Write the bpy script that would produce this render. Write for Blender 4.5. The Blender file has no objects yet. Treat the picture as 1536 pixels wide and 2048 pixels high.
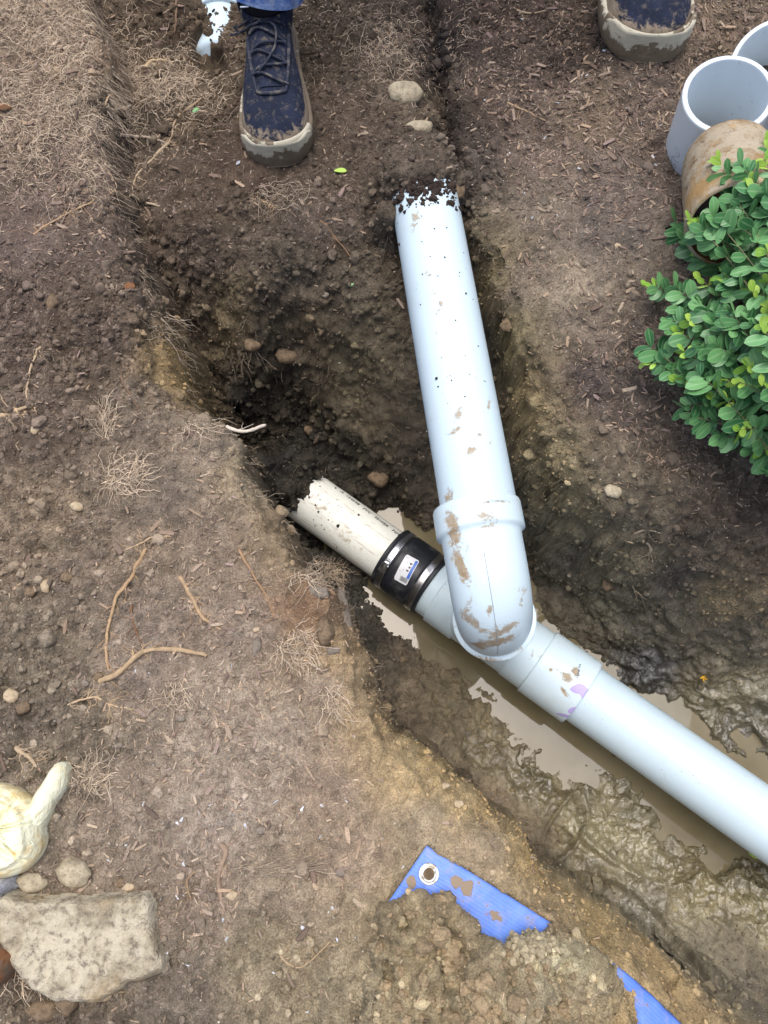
import bpy, bmesh, math, random
import numpy as np
from mathutils import Vector, Matrix
from mathutils.bvhtree import BVHTree
random.seed(7); RNG = np.random.default_rng(11)
S = bpy.context.scene
COL = S.collection

# ------------------------------------------------------------------ camera
TH = math.radians(17.0); FPX = 1539.0; CAMH = 1.02
cam_d = bpy.data.cameras.new('camera'); cam = bpy.data.objects.new('camera', cam_d); COL.objects.link(cam)
cam.location = (0, 0, CAMH); cam.rotation_euler = (TH, 0, 0)
cam_d.sensor_fit = 'VERTICAL'; cam_d.sensor_height = 24.0; cam_d.lens = 24.0*FPX/2048
cam_d.clip_start = 0.02; cam_d.clip_end = 500
S.camera = cam
# ------------------------------------------------------------------ world, sun, exposure
W = bpy.data.worlds.new('World'); S.world = W; W.use_nodes = True
SUN_EL, SUN_AZ = 80.0, 350.0          # azimuth measured clockwise from +Y
nt = W.node_tree; nt.nodes.clear()
sky = nt.nodes.new('ShaderNodeTexSky'); sky.sky_type = 'NISHITA'; sky.sun_disc = False
sky.sun_elevation = math.radians(SUN_EL); sky.sun_rotation = math.radians(SUN_AZ)
sky.air_density = 0.75; sky.dust_density = 5.0; sky.ozone_density = 0.6
bg = nt.nodes.new('ShaderNodeBackground'); bg.inputs['Strength'].default_value = 0.15
wo = nt.nodes.new('ShaderNodeOutputWorld')
nt.links.new(sky.outputs[0], bg.inputs[0]); nt.links.new(bg.outputs[0], wo.inputs[0])
sd = bpy.data.lights.new('sun', 'SUN'); sd.energy = 1.15; sd.angle = math.radians(48); sd.color = (0.95, 0.98, 1.0)
so = bpy.data.objects.new('sun', sd); COL.objects.link(so)
e, a = math.radians(SUN_EL), math.radians(SUN_AZ)
sdir = Vector((math.sin(a)*math.cos(e), math.cos(a)*math.cos(e), math.sin(e)))
so.rotation_euler = sdir.to_track_quat('Z', 'Y').to_euler()
S.view_settings.view_transform = 'Standard'; S.view_settings.look = 'None'
S.view_settings.exposure = 0.42; S.view_settings.gamma = 1.0
S.cycles.use_adaptive_sampling = False
S.cycles.max_bounces = 6; S.cycles.diffuse_bounces = 4

# ------------------------------------------------------------------ helpers
C0 = np.array([0, 0, CAMH]); Dv = np.array([0, math.sin(TH), -math.cos(TH)])
Uv = np.array([0, math.cos(TH), math.sin(TH)]); Rv = np.array([1.0, 0, 0])
def ray(px, py): return Dv + (px-768)/FPX*Rv + (1024-py)/FPX*Uv
def P(px, py, z):
    r = ray(px, py); return C0 + r*((z-CAMH)/r[2])
def PD(px, py, d): return C0 + ray(px, py)*d
def lin(c): return tuple(((v/255)/12.92 if v/255 <= 0.04045 else ((v/255+0.055)/1.055)**2.4) for v in c)
def thing(name, label, cat, loc=(0, 0, 0), group=None):
    o = bpy.data.objects.new(name, None); COL.objects.link(o); o.location = loc
    o.empty_display_size = 0.05
    o['label'] = label; o['category'] = cat
    if group: o['group'] = group
    return o
def tag(o, label=None, cat=None, group=None, kind=None):
    if label: o['label'] = label
    if cat: o['category'] = cat
    if group: o['group'] = group
    if kind: o['kind'] = kind
    return o
def root_of(p):
    while p.parent: p = p.parent
    return p
def obj(name, V, F, mat, parent=None, smooth=True, cols=None, attrs=None, matidx=None, loc=None):
    V = np.asarray(V, dtype=np.float64)
    me = bpy.data.meshes.new(name)
    if parent is not None: off = np.array(root_of(parent).location)
    elif loc is not None: off = np.array(loc, dtype=float)
    else: off = np.zeros(3)
    V = V - off
    if isinstance(F, np.ndarray):
        n, k = F.shape
        me.vertices.add(len(V)); me.vertices.foreach_set('co', V.ravel())
        me.loops.add(n*k); me.loops.foreach_set('vertex_index', F.ravel().astype(np.int32))
        me.polygons.add(n); me.polygons.foreach_set('loop_start', np.arange(0, n*k, k, dtype=np.int32))
        me.update(calc_edges=True)
    else:
        me.from_pydata([tuple(v) for v in V], [], [tuple(f) for f in F]); me.update()
    me.validate()
    me.polygons.foreach_set('use_smooth', [smooth]*len(me.polygons))
    if cols is not None:
        ca = me.color_attributes.new('Col', 'FLOAT_COLOR', 'POINT')
        c = np.ones((len(V), 4)); c[:, :3] = cols; ca.data.foreach_set('color', c.ravel())
    if attrs:
        for k2, v in attrs.items():
            at = me.attributes.new(k2, 'FLOAT', 'POINT'); at.data.foreach_set('value', np.asarray(v, dtype=np.float32))
    ms = mat if isinstance(mat, (list, tuple)) else [mat]
    for m in ms: me.materials.append(m)
    if matidx is not None: me.polygons.foreach_set('material_index', np.asarray(matidx, dtype=np.int32))
    o = bpy.data.objects.new(name, me); COL.objects.link(o)
    if parent is not None: o.parent = parent
    elif loc is not None: o.location = loc
    return o

# numpy gradient noise
_pr = np.random.default_rng(3); PERM = _pr.permutation(512).astype(np.int64)
_g = _pr.normal(size=(512, 3)); GR = _g/np.linalg.norm(_g, axis=1)[:, None]
def _h(i, j, k): return PERM[(PERM[(PERM[i & 511]+j) & 511]+k) & 511]
def perlin(p):
    p = np.asarray(p, dtype=np.float64); i = np.floor(p).astype(np.int64); f = p-i; u = f*f*f*(f*(f*6-15)+10)
    out = 0
    for dx in (0, 1):
        wx = u[:, 0] if dx else 1-u[:, 0]
        for dy in (0, 1):
            wy = u[:, 1] if dy else 1-u[:, 1]
            for dz in (0, 1):
                wz = u[:, 2] if dz else 1-u[:, 2]
                g = GR[_h(i[:, 0]+dx, i[:, 1]+dy, i[:, 2]+dz)]
                out = out + wx*wy*wz*((f[:, 0]-dx)*g[:, 0]+(f[:, 1]-dy)*g[:, 1]+(f[:, 2]-dz)*g[:, 2])
    return out*1.5
def fbm(p, sc, octv=4, gain=0.5, off=0.0):
    p = np.asarray(p)*sc+off; a_ = 1; s = 0
    for _ in range(octv):
        s = s+a_*perlin(p); p = p*2.03+17.3; a_ *= gain
    return s
JIT = _pr.random((512, 3)); SZ = _pr.random(512)
def worley(p, sc, off=0.0):
    p = np.asarray(p)*sc+off; i = np.floor(p).astype(np.int64); f = p-i
    best = np.full(len(p), 9.0); bi = np.zeros(len(p), dtype=np.int64)
    for dx in (-1, 0, 1):
        for dy in (-1, 0, 1):
            for dz in (-1, 0, 1):
                h = _h(i[:, 0]+dx, i[:, 1]+dy, i[:, 2]+dz); j = JIT[h]
                d = (j[:, 0]+dx-f[:, 0])**2+(j[:, 1]+dy-f[:, 1])**2+(j[:, 2]+dz-f[:, 2])**2
                m = d < best; best = np.where(m, d, best); bi = np.where(m, h, bi)
    return np.sqrt(best), SZ[bi]
def sst(t): t = np.clip(t, 0, 1); return t*t*(3-2*t)
def sdist(X, Y, poly, wid=None):
    """signed distance (+ inside) to polygon; optional per-vertex value interpolated at the nearest point"""
    poly = np.asarray(poly, dtype=float); n = len(poly)
    best = np.full(X.shape, 1e9); inside = np.zeros(X.shape, dtype=bool); wv = np.zeros(X.shape)
    for k in range(n):
        x0, y0 = poly[k]; x1, y1 = poly[(k+1) % n]; dx, dy = x1-x0, y1-y0
        t = np.clip(((X-x0)*dx+(Y-y0)*dy)/(dx*dx+dy*dy+1e-12), 0, 1)
        d = (X-x0-t*dx)**2+(Y-y0-t*dy)**2
        m = d < best; best = np.where(m, d, best)
        if wid is not None: wv = np.where(m, wid[k]*(1-t)+wid[(k+1) % n]*t, wv)
        c = ((y0 > Y) != (y1 > Y)) & (X < (x1-x0)*(Y-y0)/(y1-y0+1e-12)+x0); inside ^= c
    s = np.where(inside, 1, -1)*np.sqrt(best)
    return (s, wv) if wid is not None else s

# ---- terrain definition: rim of the trench, heights inside and outside it
RIM = [(120,-300,.04),(150,-60,.04),(200,60,.04),(212,180,.04),(210,300,.045),(235,420,.05),(262,500,.05),(305,590,.07),(330,690,.11),(345,780,.12),(440,840,.06),(497,950,.03),(560,1030,.03),(590,1110,.03),(665,1165,.03),(705,1270,.03),(730,1370,.04),(800,1470,.055),(930,1584,.07),(1035,1672,.075),(1120,1788,.075),(1183,1838,.085),(1318,1923,.095),(1470,2043,.095),(1700,2250,.15),(2300,2700,.15),(2600,1500,.2),(1900,1150,.2),(1536,1060,.18),(1400,985,.16),(1250,975,.12),(1165,900,.09),(1110,820,.08),(1080,730,.045),(1040,620,.024),(992,520,.02),(958,430,.018),(935,350,.02),(918,200,.024),(900,50,.03),(885,-100,.04),(860,-300,.06)]
RIMW = np.array([P(x, y, -.01)[:2] for x, y, w in RIM]); RIMV = np.array([w for _, _, w in RIM])
ZIN = [(300,50,-.08),(300,250,-.08),(400,400,-.065),(550,350,-.055),(700,300,-.05),(800,100,-.05),(500,500,-.075),(650,550,-.075),(760,450,-.06),(400,540,-.10),(560,590,-.095),(650,620,-.11),(300,450,-.09),(600,80,-.065),(450,20,-.09),(350,150,-.10),(720,610,-.10),(790,560,-.09),(770,680,-.13),(800,780,-.19),(850,900,-.28),(780,900,-.33),
(830,420,-.055),(780,480,-.08),(858,330,-.02),(858,372,-.012),(858,405,-.03),(905,385,-.02),
(908,330,-.12),(898,280,-.12),(888,180,-.11),(872,80,-.10),(935,430,-.15),(960,560,-.2),(985,700,-.25),(1010,850,-.30),(1040,960,-.34),(862,0,-.10),(840,150,-.06),(850,250,-.06),
(440,690,-.24),(440,750,-.30),(520,800,-.33),(600,800,-.33),(560,690,-.22),(640,720,-.22),(500,655,-.15),(700,780,-.27),(560,880,-.365),(650,900,-.365),(720,860,-.32),(740,950,-.37),(600,965,-.355),(820,1000,-.42),(560,985,-.36),(640,1000,-.37),(690,1010,-.39),
(640,1095,-.44),(700,1150,-.455),(760,1010,-.42),(830,1040,-.443),(700,1240,-.455),(770,1235,-.482),(840,1280,-.487),(905,1330,-.487),(720,1300,-.435),(760,1340,-.425),(850,1380,-.435),(800,1420,-.42),(900,1420,-.44),(950,1470,-.445),(960,1600,-.42),(880,1500,-.415),(1040,1535,-.452),(1060,1460,-.489),(1130,1530,-.489),(1180,1550,-.488),(1270,1582,-.488),(1350,1636,-.489),(1440,1700,-.489),(1120,1590,-.452),(1100,1700,-.43),(1225,1608,-.442),(1320,1692,-.440),(1450,1770,-.435),(1250,1800,-.415),(1400,1900,-.395),(1500,2000,-.37),(1150,1780,-.42),(1530,1800,-.43),(1300,1950,-.38),
(1000,1385,-.487),(1100,1465,-.482),(1180,1530,-.482),(1300,1600,-.486),(1400,1670,-.486),(1480,1710,-.486),(870,1065,-.482),(1085,1240,-.480),(1190,1325,-.482),(1290,1395,-.482),(1400,1480,-.482),(1480,1540,-.480),(860,1180,-.50),(1000,1280,-.50),(1150,1400,-.50),(1300,1500,-.50),(1450,1600,-.50),(1118,1212,-.440),(1218,1286,-.440),(1312,1356,-.440),(1440,1460,-.455),(960,1050,-.45),(1020,1130,-.45),
(1080,1100,-.43),(1080,980,-.30),(1150,1190,-.44),(1250,1280,-.435),(1250,1150,-.28),(1350,1250,-.33),(1340,1330,-.43),(1450,1380,-.42),(1500,1300,-.30),(1150,1050,-.28),(1230,1040,-.17),(1400,1130,-.18),(1536,1180,-.18),(1450,1430,-.455),(1560,1480,-.46),(1700,1600,-.46),(1150,960,-.16)]
ZOUT = [(100,100,.01),(100,300,.0),(100,600,0),(100,900,-.005),(300,1200,-.01),(350,900,.0),(200,500,.0),(500,1500,.0),(400,1300,-.01),(700,1700,.005),(900,1850,.01),(200,1900,-.02),(1250,2048,-.01),(600,1300,-.005),(100,1500,-.01),(500,1900,0),(900,2048,.015),
(1000,200,-.03),(1000,60,-.04),(1100,500,-.02),(1300,300,.0),(1200,700,-.03),(1350,850,-.03),(1290,110,.045),(1180,60,.0),(1480,480,.05),(1420,330,-.035),(1520,250,-.035),(1460,200,-.03),(1500,500,0),(1500,1000,-.05),(1400,-50,.06),(1100,850,-.05)]
def tps_fit(pts, lam=1e-5):
    W_ = np.array([P(x, y, z) for x, y, z in pts]); xy = W_[:, :2]; z = W_[:, 2]
    d = np.linalg.norm(xy[:, None]-xy[None], axis=2); K = np.where(d > 0, d*d*np.log(d+1e-9), 0)
    n = len(z); A = np.zeros((n+3, n+3)); A[:n, :n] = K+lam*np.eye(n)*10; A[:n, n] = 1; A[:n, n+1:] = xy; A[n, :n] = 1; A[n+1:, :n] = xy.T
    s = np.linalg.solve(A, np.concatenate([z, np.zeros(3)])); return xy, s
def tps_eval(m, X, Y):
    xy, s = m; n = len(xy); out = s[n]+s[n+1]*X+s[n+2]*Y
    for k in range(n):
        r2 = (X-xy[k, 0])**2+(Y-xy[k, 1])**2+1e-12
        out = out+s[k]*0.5*r2*np.log(r2)
    return out
M_in = tps_fit(ZIN); M_out = tps_fit(ZOUT, 1e-4)
def pxpoly(pts, z=0.0): return [tuple(P(x, y, z)[:2]) for x, y in pts]
TARP_VIS = pxpoly([(855,1692),(1108,1850),(1060,1880),(975,1893),(950,1852),(925,1822),(900,1790),(880,1778),(850,1785),(800,1788),(768,1812)])
MOUND = pxpoly([(768,1802),(830,1778),(900,1782),(925,1815),(950,1845),(985,1895),(1110,1856),(1180,1915),(1225,1975),(1275,2048),(1300,2140),(700,2200),(730,1950)])
TARP_VIS2 = pxpoly([(1186,1900),(1237,1938),(1295,1985),(1365,2050),(1400,2100),(1310,2090),(1288,2020),(1262,1972),(1225,1938)])
HOLE = pxpoly([(350,705),(385,648),(440,662),(505,640),(590,648),(655,690),(700,745),(765,800),(845,850),(880,960),(820,1010),(600,1010),(505,955),(430,860),(350,800)], -.1)
PEND = P(838, 360, .0); PEND2 = P(572, 962, -.36)
def base_height(X, Y, edits=True):
    Xc = np.clip(X, -.85, .95); Yc = np.clip(Y, -.6, 1.45)
    sd_, wv = sdist(X, Y, RIMW, RIMV)
    # ragged rim
    pp = np.stack([X, Y, np.zeros_like(X)], 1)
    sd_ = sd_+.012*fbm(pp, 14, 3)+.004*perlin(pp*60)
    zi = np.clip(tps_eval(M_in, Xc, Yc), -.54, 0.0); zo = np.clip(tps_eval(M_out, Xc, Yc), -.08, .07)
    far = sst((np.hypot(X, Y)-1.6)/2.0); zo = zo*(1-far)
    wv = np.where(wv < .1, wv*.8+.012, wv); t = np.clip((sd_+.55*wv)/wv, 0, 1); s = .13*sst(t/.62)+.87*sst((t-.50)/.50)
    # the cut of the trench is not cut for ever
    s = s*(1-sst((np.hypot(X, Y-.3)-2.2)/1.0))
    z = zo*(1-s)+np.minimum(zi, zo)*s
    hd = sdist(X, Y, HOLE)+.010*fbm(pp+7, 16, 3); z = z-.055*sst(hd/.022)*sst((Y-.06)/.16)
    r = np.sqrt(((X-PEND[0])/.078)**2+((Y-PEND[1]-.018)/.062)**2)+.10*fbm(pp+3, 22, 3)
    z = np.where(r < 1.25, np.maximum(z, z+(.034-z)*sst((1.25-r)/.8)), z)
    for cx_, cy_, zt_ in ((776, 430, -.006), (905, 372, .0)):
        c_ = P(cx_, cy_, -.02); r = np.sqrt((X-c_[0])**2+(Y-c_[1])**2)/.024+.25*fbm(pp+9, 40, 2); z = np.where(r < 1.2, np.maximum(z, z+(zt_-z)*sst((1.2-r)/.7)), z)
    r = np.sqrt(((X-PEND2[0])/.062)**2+((Y-PEND2[1]-.006)/.045)**2)+.12*fbm(pp+5, 24, 3)
    z = np.where(r < 1.25, np.maximum(z, z+(-.345-z)*sst((1.25-r)/.6)), z)
    return z, sd_

# ---- fine grid
STEP = .0021
gx = np.arange(-.80, .86, STEP); gy = np.arange(-.56, 1.38, STEP)
GX, GY = np.meshgrid(gx, gy); NX, NY = len(gx), len(gy)
X = GX.ravel(); Y = GY.ravel()
Z0, SD = base_height(X, Y)
sv = sdist(X, Y, TARP_VIS); sm = sdist(X, Y, MOUND); sv2 = sdist(X, Y, TARP_VIS2)
pp = np.stack([X, Y, np.zeros_like(X)], 1)
vis = np.maximum(sst((sv+.004)/.006), sst((sv2+.003)/.005))
mound = sst((sm+.003+.006*perlin(pp*45))/.014)*(1-sst((sv+.002)/.004))*(1-sst((sv2+.001)/.004))
Z0 = Z0+mound*(.026+.012*fbm(pp, 9, 2)) - vis*.006
# buried pipe patch upper left
bp = sdist(X, Y, pxpoly([(378,58),(398,42),(412,60),(416,80),(442,78),(446,118),(412,126),(392,112)], -.07))

# ---- style + colour fields (zones of soil), inverse-distance blend
# px, py, z, (r,g,b as seen), wet, clod, mulch
SOIL = [(60,60,0,(116,98,84),0,.45,1),(60,250,0,(112,94,82),0,.35,1),(170,120,0,(120,100,84),0,.35,1),(150,330,0,(98,82,74),0,.4,.8),(60,480,0,(98,82,78),0,.2,.5),(180,500,0,(88,74,68),0,.5,.6),
(60,640,0,(84,70,64),0,.9,.3),(200,680,0,(80,67,60),0,1,.25),(280,560,0,(90,76,68),0,.7,.4),(120,850,0,(92,78,70),0,.8,.2),(280,830,0,(104,90,80),0,.6,.5),(60,1050,0,(112,96,82),0,.8,.2),(200,1120,0,(110,95,84),0,.6,.3),(330,1000,0,(108,94,84),0,.25,.3),(420,900,0,(126,110,98),0,.3,.8),
(420,1080,0,(120,104,92),0,.3,1),(300,1300,0,(122,106,96),0,.3,.5),(480,1250,0,(126,110,100),0,.2,1),(60,1330,0,(102,90,78),0,.8,.2),(150,1480,0,(104,92,80),0,.7,.3),(60,1440,0,(96,84,74),0,.8,.2),(420,1430,0,(138,122,110),0,.25,1),(560,1500,0,(140,124,112),0,.25,1),(640,1400,0,(134,116,102),0,.25,.8),(250,1600,0,(128,112,100),0,.3,.8),(450,1650,0,(142,126,116),0,.2,.8),(650,1580,0,(132,112,98),0,.2,.7),(560,1750,0,(128,112,98),0,.45,.5),(400,1800,0,(122,106,94),0,.4,1),(700,1680,0,(138,118,102),0,.2,.5),(850,1650,0,(140,122,102),0,.2,.3),(960,1720,0,(146,126,104),0,.15,.3),(1100,1820,0,(140,118,92),0,.15,.1),
(350,1960,0,(104,92,82),0,.5,.2),(100,2010,0,(92,80,70),0,.8,.1),(550,1900,0,(126,112,94),0,.6,.1),(700,1980,0,(128,114,94),0,.5,.1),(860,1870,.03,(128,112,86),.1,.5,0),(830,2000,.03,(132,116,90),.1,.5,0),(1000,1950,.03,(134,118,94),.1,.4,0),(1120,1980,.03,(138,122,98),.1,.3,0),(1100,1895,.03,(158,146,120),0,.9,0),(1290,1990,-.02,(146,122,88),0,.15,0),(1400,2040,-.08,(136,114,84),0,.3,0),
(370,740,-.08,(132,108,74),0,.35,0),(395,660,-.1,(104,86,60),.1,.5,0),(440,780,-.15,(110,92,62),.1,.4,0),(430,620,-.1,(96,82,62),.1,.5,.1),(500,960,-.03,(136,118,98),0,.3,.3),(560,1060,-.03,(128,108,86),0,.3,.1),(610,1210,-.02,(118,92,72),0,.3,.1),(680,1330,-.05,(138,114,86),0,.35,.1),(760,1430,-.06,(140,116,84),0,.3,0),(850,1530,-.06,(150,124,84),0,.25,0),(960,1620,-.07,(152,126,86),0,.25,0),(1050,1730,-.08,(146,120,80),0,.25,0),(1180,1860,-.08,(142,118,80),0,.2,0),(1300,1960,-.1,(142,118,82),0,.2,0),
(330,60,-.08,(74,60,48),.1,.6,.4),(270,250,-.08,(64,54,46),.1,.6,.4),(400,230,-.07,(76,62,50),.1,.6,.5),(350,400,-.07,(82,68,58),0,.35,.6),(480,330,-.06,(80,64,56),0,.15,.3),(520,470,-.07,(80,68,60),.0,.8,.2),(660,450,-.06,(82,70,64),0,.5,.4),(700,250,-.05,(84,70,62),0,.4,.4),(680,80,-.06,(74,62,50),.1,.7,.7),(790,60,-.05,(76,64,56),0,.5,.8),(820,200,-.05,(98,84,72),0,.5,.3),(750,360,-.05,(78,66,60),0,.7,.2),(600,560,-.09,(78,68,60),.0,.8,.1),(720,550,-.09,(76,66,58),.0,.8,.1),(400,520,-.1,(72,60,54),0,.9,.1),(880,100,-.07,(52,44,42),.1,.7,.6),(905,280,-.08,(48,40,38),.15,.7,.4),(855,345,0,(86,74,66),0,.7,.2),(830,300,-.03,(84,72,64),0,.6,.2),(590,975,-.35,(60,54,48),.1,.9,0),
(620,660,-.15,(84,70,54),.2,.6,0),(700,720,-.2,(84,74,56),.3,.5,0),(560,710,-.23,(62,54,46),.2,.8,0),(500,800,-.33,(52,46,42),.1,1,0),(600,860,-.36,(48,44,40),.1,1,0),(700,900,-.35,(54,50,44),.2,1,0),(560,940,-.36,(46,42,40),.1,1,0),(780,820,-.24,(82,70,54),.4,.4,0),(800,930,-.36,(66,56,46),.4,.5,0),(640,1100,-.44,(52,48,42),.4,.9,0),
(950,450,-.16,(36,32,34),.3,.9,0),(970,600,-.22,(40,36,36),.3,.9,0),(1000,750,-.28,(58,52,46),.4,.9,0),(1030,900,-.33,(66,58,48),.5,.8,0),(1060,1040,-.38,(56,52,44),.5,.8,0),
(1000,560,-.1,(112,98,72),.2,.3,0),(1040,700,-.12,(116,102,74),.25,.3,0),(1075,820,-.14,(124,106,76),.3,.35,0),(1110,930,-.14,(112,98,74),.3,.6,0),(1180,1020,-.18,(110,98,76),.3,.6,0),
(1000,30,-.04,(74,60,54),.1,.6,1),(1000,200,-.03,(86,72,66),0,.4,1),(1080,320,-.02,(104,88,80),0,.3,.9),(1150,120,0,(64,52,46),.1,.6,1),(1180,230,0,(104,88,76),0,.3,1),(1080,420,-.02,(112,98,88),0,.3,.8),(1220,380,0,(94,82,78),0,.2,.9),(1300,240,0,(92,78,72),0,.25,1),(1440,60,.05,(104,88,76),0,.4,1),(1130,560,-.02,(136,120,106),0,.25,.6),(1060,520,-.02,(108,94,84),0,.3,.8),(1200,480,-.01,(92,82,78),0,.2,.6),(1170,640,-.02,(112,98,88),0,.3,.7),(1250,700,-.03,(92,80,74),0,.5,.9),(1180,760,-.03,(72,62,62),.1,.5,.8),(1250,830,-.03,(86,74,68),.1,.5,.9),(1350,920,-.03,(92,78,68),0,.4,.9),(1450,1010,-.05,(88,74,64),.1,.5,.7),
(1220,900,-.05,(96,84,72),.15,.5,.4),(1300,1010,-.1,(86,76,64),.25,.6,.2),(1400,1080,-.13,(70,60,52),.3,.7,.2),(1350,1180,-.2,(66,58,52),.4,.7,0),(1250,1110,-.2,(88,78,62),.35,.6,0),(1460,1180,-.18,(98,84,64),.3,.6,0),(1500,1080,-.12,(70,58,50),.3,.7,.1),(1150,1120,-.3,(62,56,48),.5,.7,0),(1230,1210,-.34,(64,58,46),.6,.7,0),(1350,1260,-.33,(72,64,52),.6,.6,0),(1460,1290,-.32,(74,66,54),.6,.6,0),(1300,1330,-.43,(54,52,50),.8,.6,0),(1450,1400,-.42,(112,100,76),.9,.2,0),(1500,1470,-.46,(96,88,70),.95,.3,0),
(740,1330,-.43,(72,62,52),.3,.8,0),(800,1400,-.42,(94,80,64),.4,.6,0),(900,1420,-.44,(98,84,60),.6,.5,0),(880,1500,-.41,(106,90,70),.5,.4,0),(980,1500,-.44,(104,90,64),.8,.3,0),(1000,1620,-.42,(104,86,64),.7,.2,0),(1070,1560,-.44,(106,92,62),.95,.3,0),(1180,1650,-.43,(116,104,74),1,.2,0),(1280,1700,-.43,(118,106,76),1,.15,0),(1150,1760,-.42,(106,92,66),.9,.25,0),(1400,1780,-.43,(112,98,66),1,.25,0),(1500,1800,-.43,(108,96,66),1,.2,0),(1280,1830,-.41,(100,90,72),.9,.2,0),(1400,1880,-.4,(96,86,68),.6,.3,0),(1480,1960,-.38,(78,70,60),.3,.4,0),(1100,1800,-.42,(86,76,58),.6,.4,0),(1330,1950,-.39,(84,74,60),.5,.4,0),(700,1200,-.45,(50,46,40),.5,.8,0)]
SOIL += [(810,1450,-.43,(80,68,54),.3,.7,0),(900,1545,-.43,(84,70,54),.3,.5,0),(985,1625,-.43,(92,76,58),.4,.3,0),(1060,1690,-.43,(78,66,50),.5,.4,0),(1120,1760,-.42,(62,54,44),.6,.5,0),(1190,1820,-.42,(70,62,50),.6,.5,0),(1270,1880,-.41,(80,72,58),.5,.4,0),(1340,1935,-.40,(74,66,54),.5,.5,0),(1420,1985,-.39,(72,64,54),.3,.5,0),(720,1280,-.45,(52,46,40),.4,.8,0),(660,1180,-.44,(48,42,38),.3,.9,0),
(830,1520,-.02,(156,132,98),0,.2,0),(930,1590,-.03,(158,134,98),0,.2,0),(1030,1680,-.03,(156,132,96),0,.2,0),(1120,1790,-.03,(152,128,94),0,.2,0),(730,1400,-.02,(150,126,98),0,.3,.1),(500,930,-.02,(142,124,104),0,.3,.2)]
SP = np.array([P(a_[0], a_[1], a_[2]) for a_ in SOIL])
SV = np.array([list(lin(a_[3]))+[a_[4], a_[5], a_[6]] for a_ in SOIL])
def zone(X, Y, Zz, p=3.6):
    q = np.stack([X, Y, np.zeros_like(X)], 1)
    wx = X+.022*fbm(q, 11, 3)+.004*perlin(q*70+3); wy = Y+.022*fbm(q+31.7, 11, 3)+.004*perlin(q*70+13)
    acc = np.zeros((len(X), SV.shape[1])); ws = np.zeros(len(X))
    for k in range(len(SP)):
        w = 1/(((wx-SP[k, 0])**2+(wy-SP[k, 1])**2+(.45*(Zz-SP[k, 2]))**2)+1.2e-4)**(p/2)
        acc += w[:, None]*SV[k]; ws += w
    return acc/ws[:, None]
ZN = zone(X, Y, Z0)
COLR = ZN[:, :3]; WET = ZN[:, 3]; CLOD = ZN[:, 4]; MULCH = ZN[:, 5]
CLOD = np.where(vis > .3, 0, CLOD)
# ---- displacement along the normal with noise in 3D
Zg = Z0.reshape(NY, NX); gyv, gxv = np.gradient(Zg, STEP)
N = np.stack([-gxv.ravel(), -gyv.ravel(), np.ones(NX*NY)], 1); N /= np.linalg.norm(N, axis=1)[:, None]
Q = np.stack([X, Y, Z0], 1)
f1, s1 = worley(Q+.004*np.stack([perlin(Q*90), perlin(Q*90+9), perlin(Q*90+19)], 1), 34)
f2, s2 = worley(Q+.002*np.stack([perlin(Q*190), perlin(Q*190+9), perlin(Q*190+19)], 1), 85, 5.1)
big = fbm(Q, 9, 2)
cl1 = np.clip(1-(f1/.75)**2, 0, 1)*(s1 > .35)*s1
cl2 = np.clip(1-(f2/.8)**2, 0, 1)*s2
dry = 1-np.clip(WET*1.25-.15, 0, 1)
fine = fbm(Q, 120, 3)
disp = .010*big + .006*fbm(Q, 28, 3) + CLOD*dry*(.014*cl1+.010*cl2) + (.45+.65*CLOD)*.0026*fine
# smeared wet mud: smooth ridged lobes and footprints
mudn = (1-np.abs(fbm(Q*np.array([1, 1.0, 1]), 17, 3)))**2
wetm = np.clip(WET*1.3-.3, 0, 1)
fm, sm2 = worley(Q+.014*np.stack([fbm(Q, 22, 2), fbm(Q, 22, 2, off=9), fbm(Q, 22, 2, off=19)], 1), 12, 8.8)
disp += wetm*(.016*mudn-.017 + .026*np.clip(1-(fm/.72)**2, 0, 1)*sm2 + .007*fbm(Q, 45, 3) + .0035*(1-np.abs(perlin(Q*110+4*perlin(Q*20)[:, None])))-.0017)
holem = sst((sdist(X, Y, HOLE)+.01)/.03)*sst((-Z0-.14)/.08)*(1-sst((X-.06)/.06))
disp += holem*(.010*cl1+.005*cl2+.006*fbm(Q, 22, 2))
disp = np.where(vis > .5, disp*.1, disp*(1-.8*vis))
f0, s0_ = worley(Q+.008*np.stack([perlin(Q*50), perlin(Q*50+9), perlin(Q*50+19)], 1), 13, 2.2)
fb_, sb_2 = worley(Q+.008*np.stack([fbm(Q, 45, 2), fbm(Q, 45, 2, off=9), fbm(Q, 45, 2, off=19)], 1), 30, 6.6)
disp += mound*(.024*np.clip(1-(f0/.78)**5, 0, 1)*(.4+.6*s0_)+.012*np.clip(1-(fb_/.8)**4, 0, 1)*(.3+.7*sb_2)-.012+.006*cl1+.004*cl2+.004*fbm(Q, 60, 3))
# boot prints pressed in the mud
for (cx, cy, z, ang, L_) in [(1270,1680,-.43,-.5,.11),(1270,1850,-.41,-.75,.09),(1130,1660,-.43,.9,.06)]:
    c = P(cx, cy, z); dx, dy = X-c[0], Y-c[1]; ca, sa = math.cos(ang), math.sin(ang)
    u = dx*ca+dy*sa; v = -dx*sa+dy*ca; r = np.sqrt((u/L_)**2+(v/(L_*.42))**2)
    disp += -.010*sst((1.05-r)/.2)+.009*np.exp(-((r-1.12)/.12)**2)+ .002*np.sin(u*330)*(r < .95)
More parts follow.
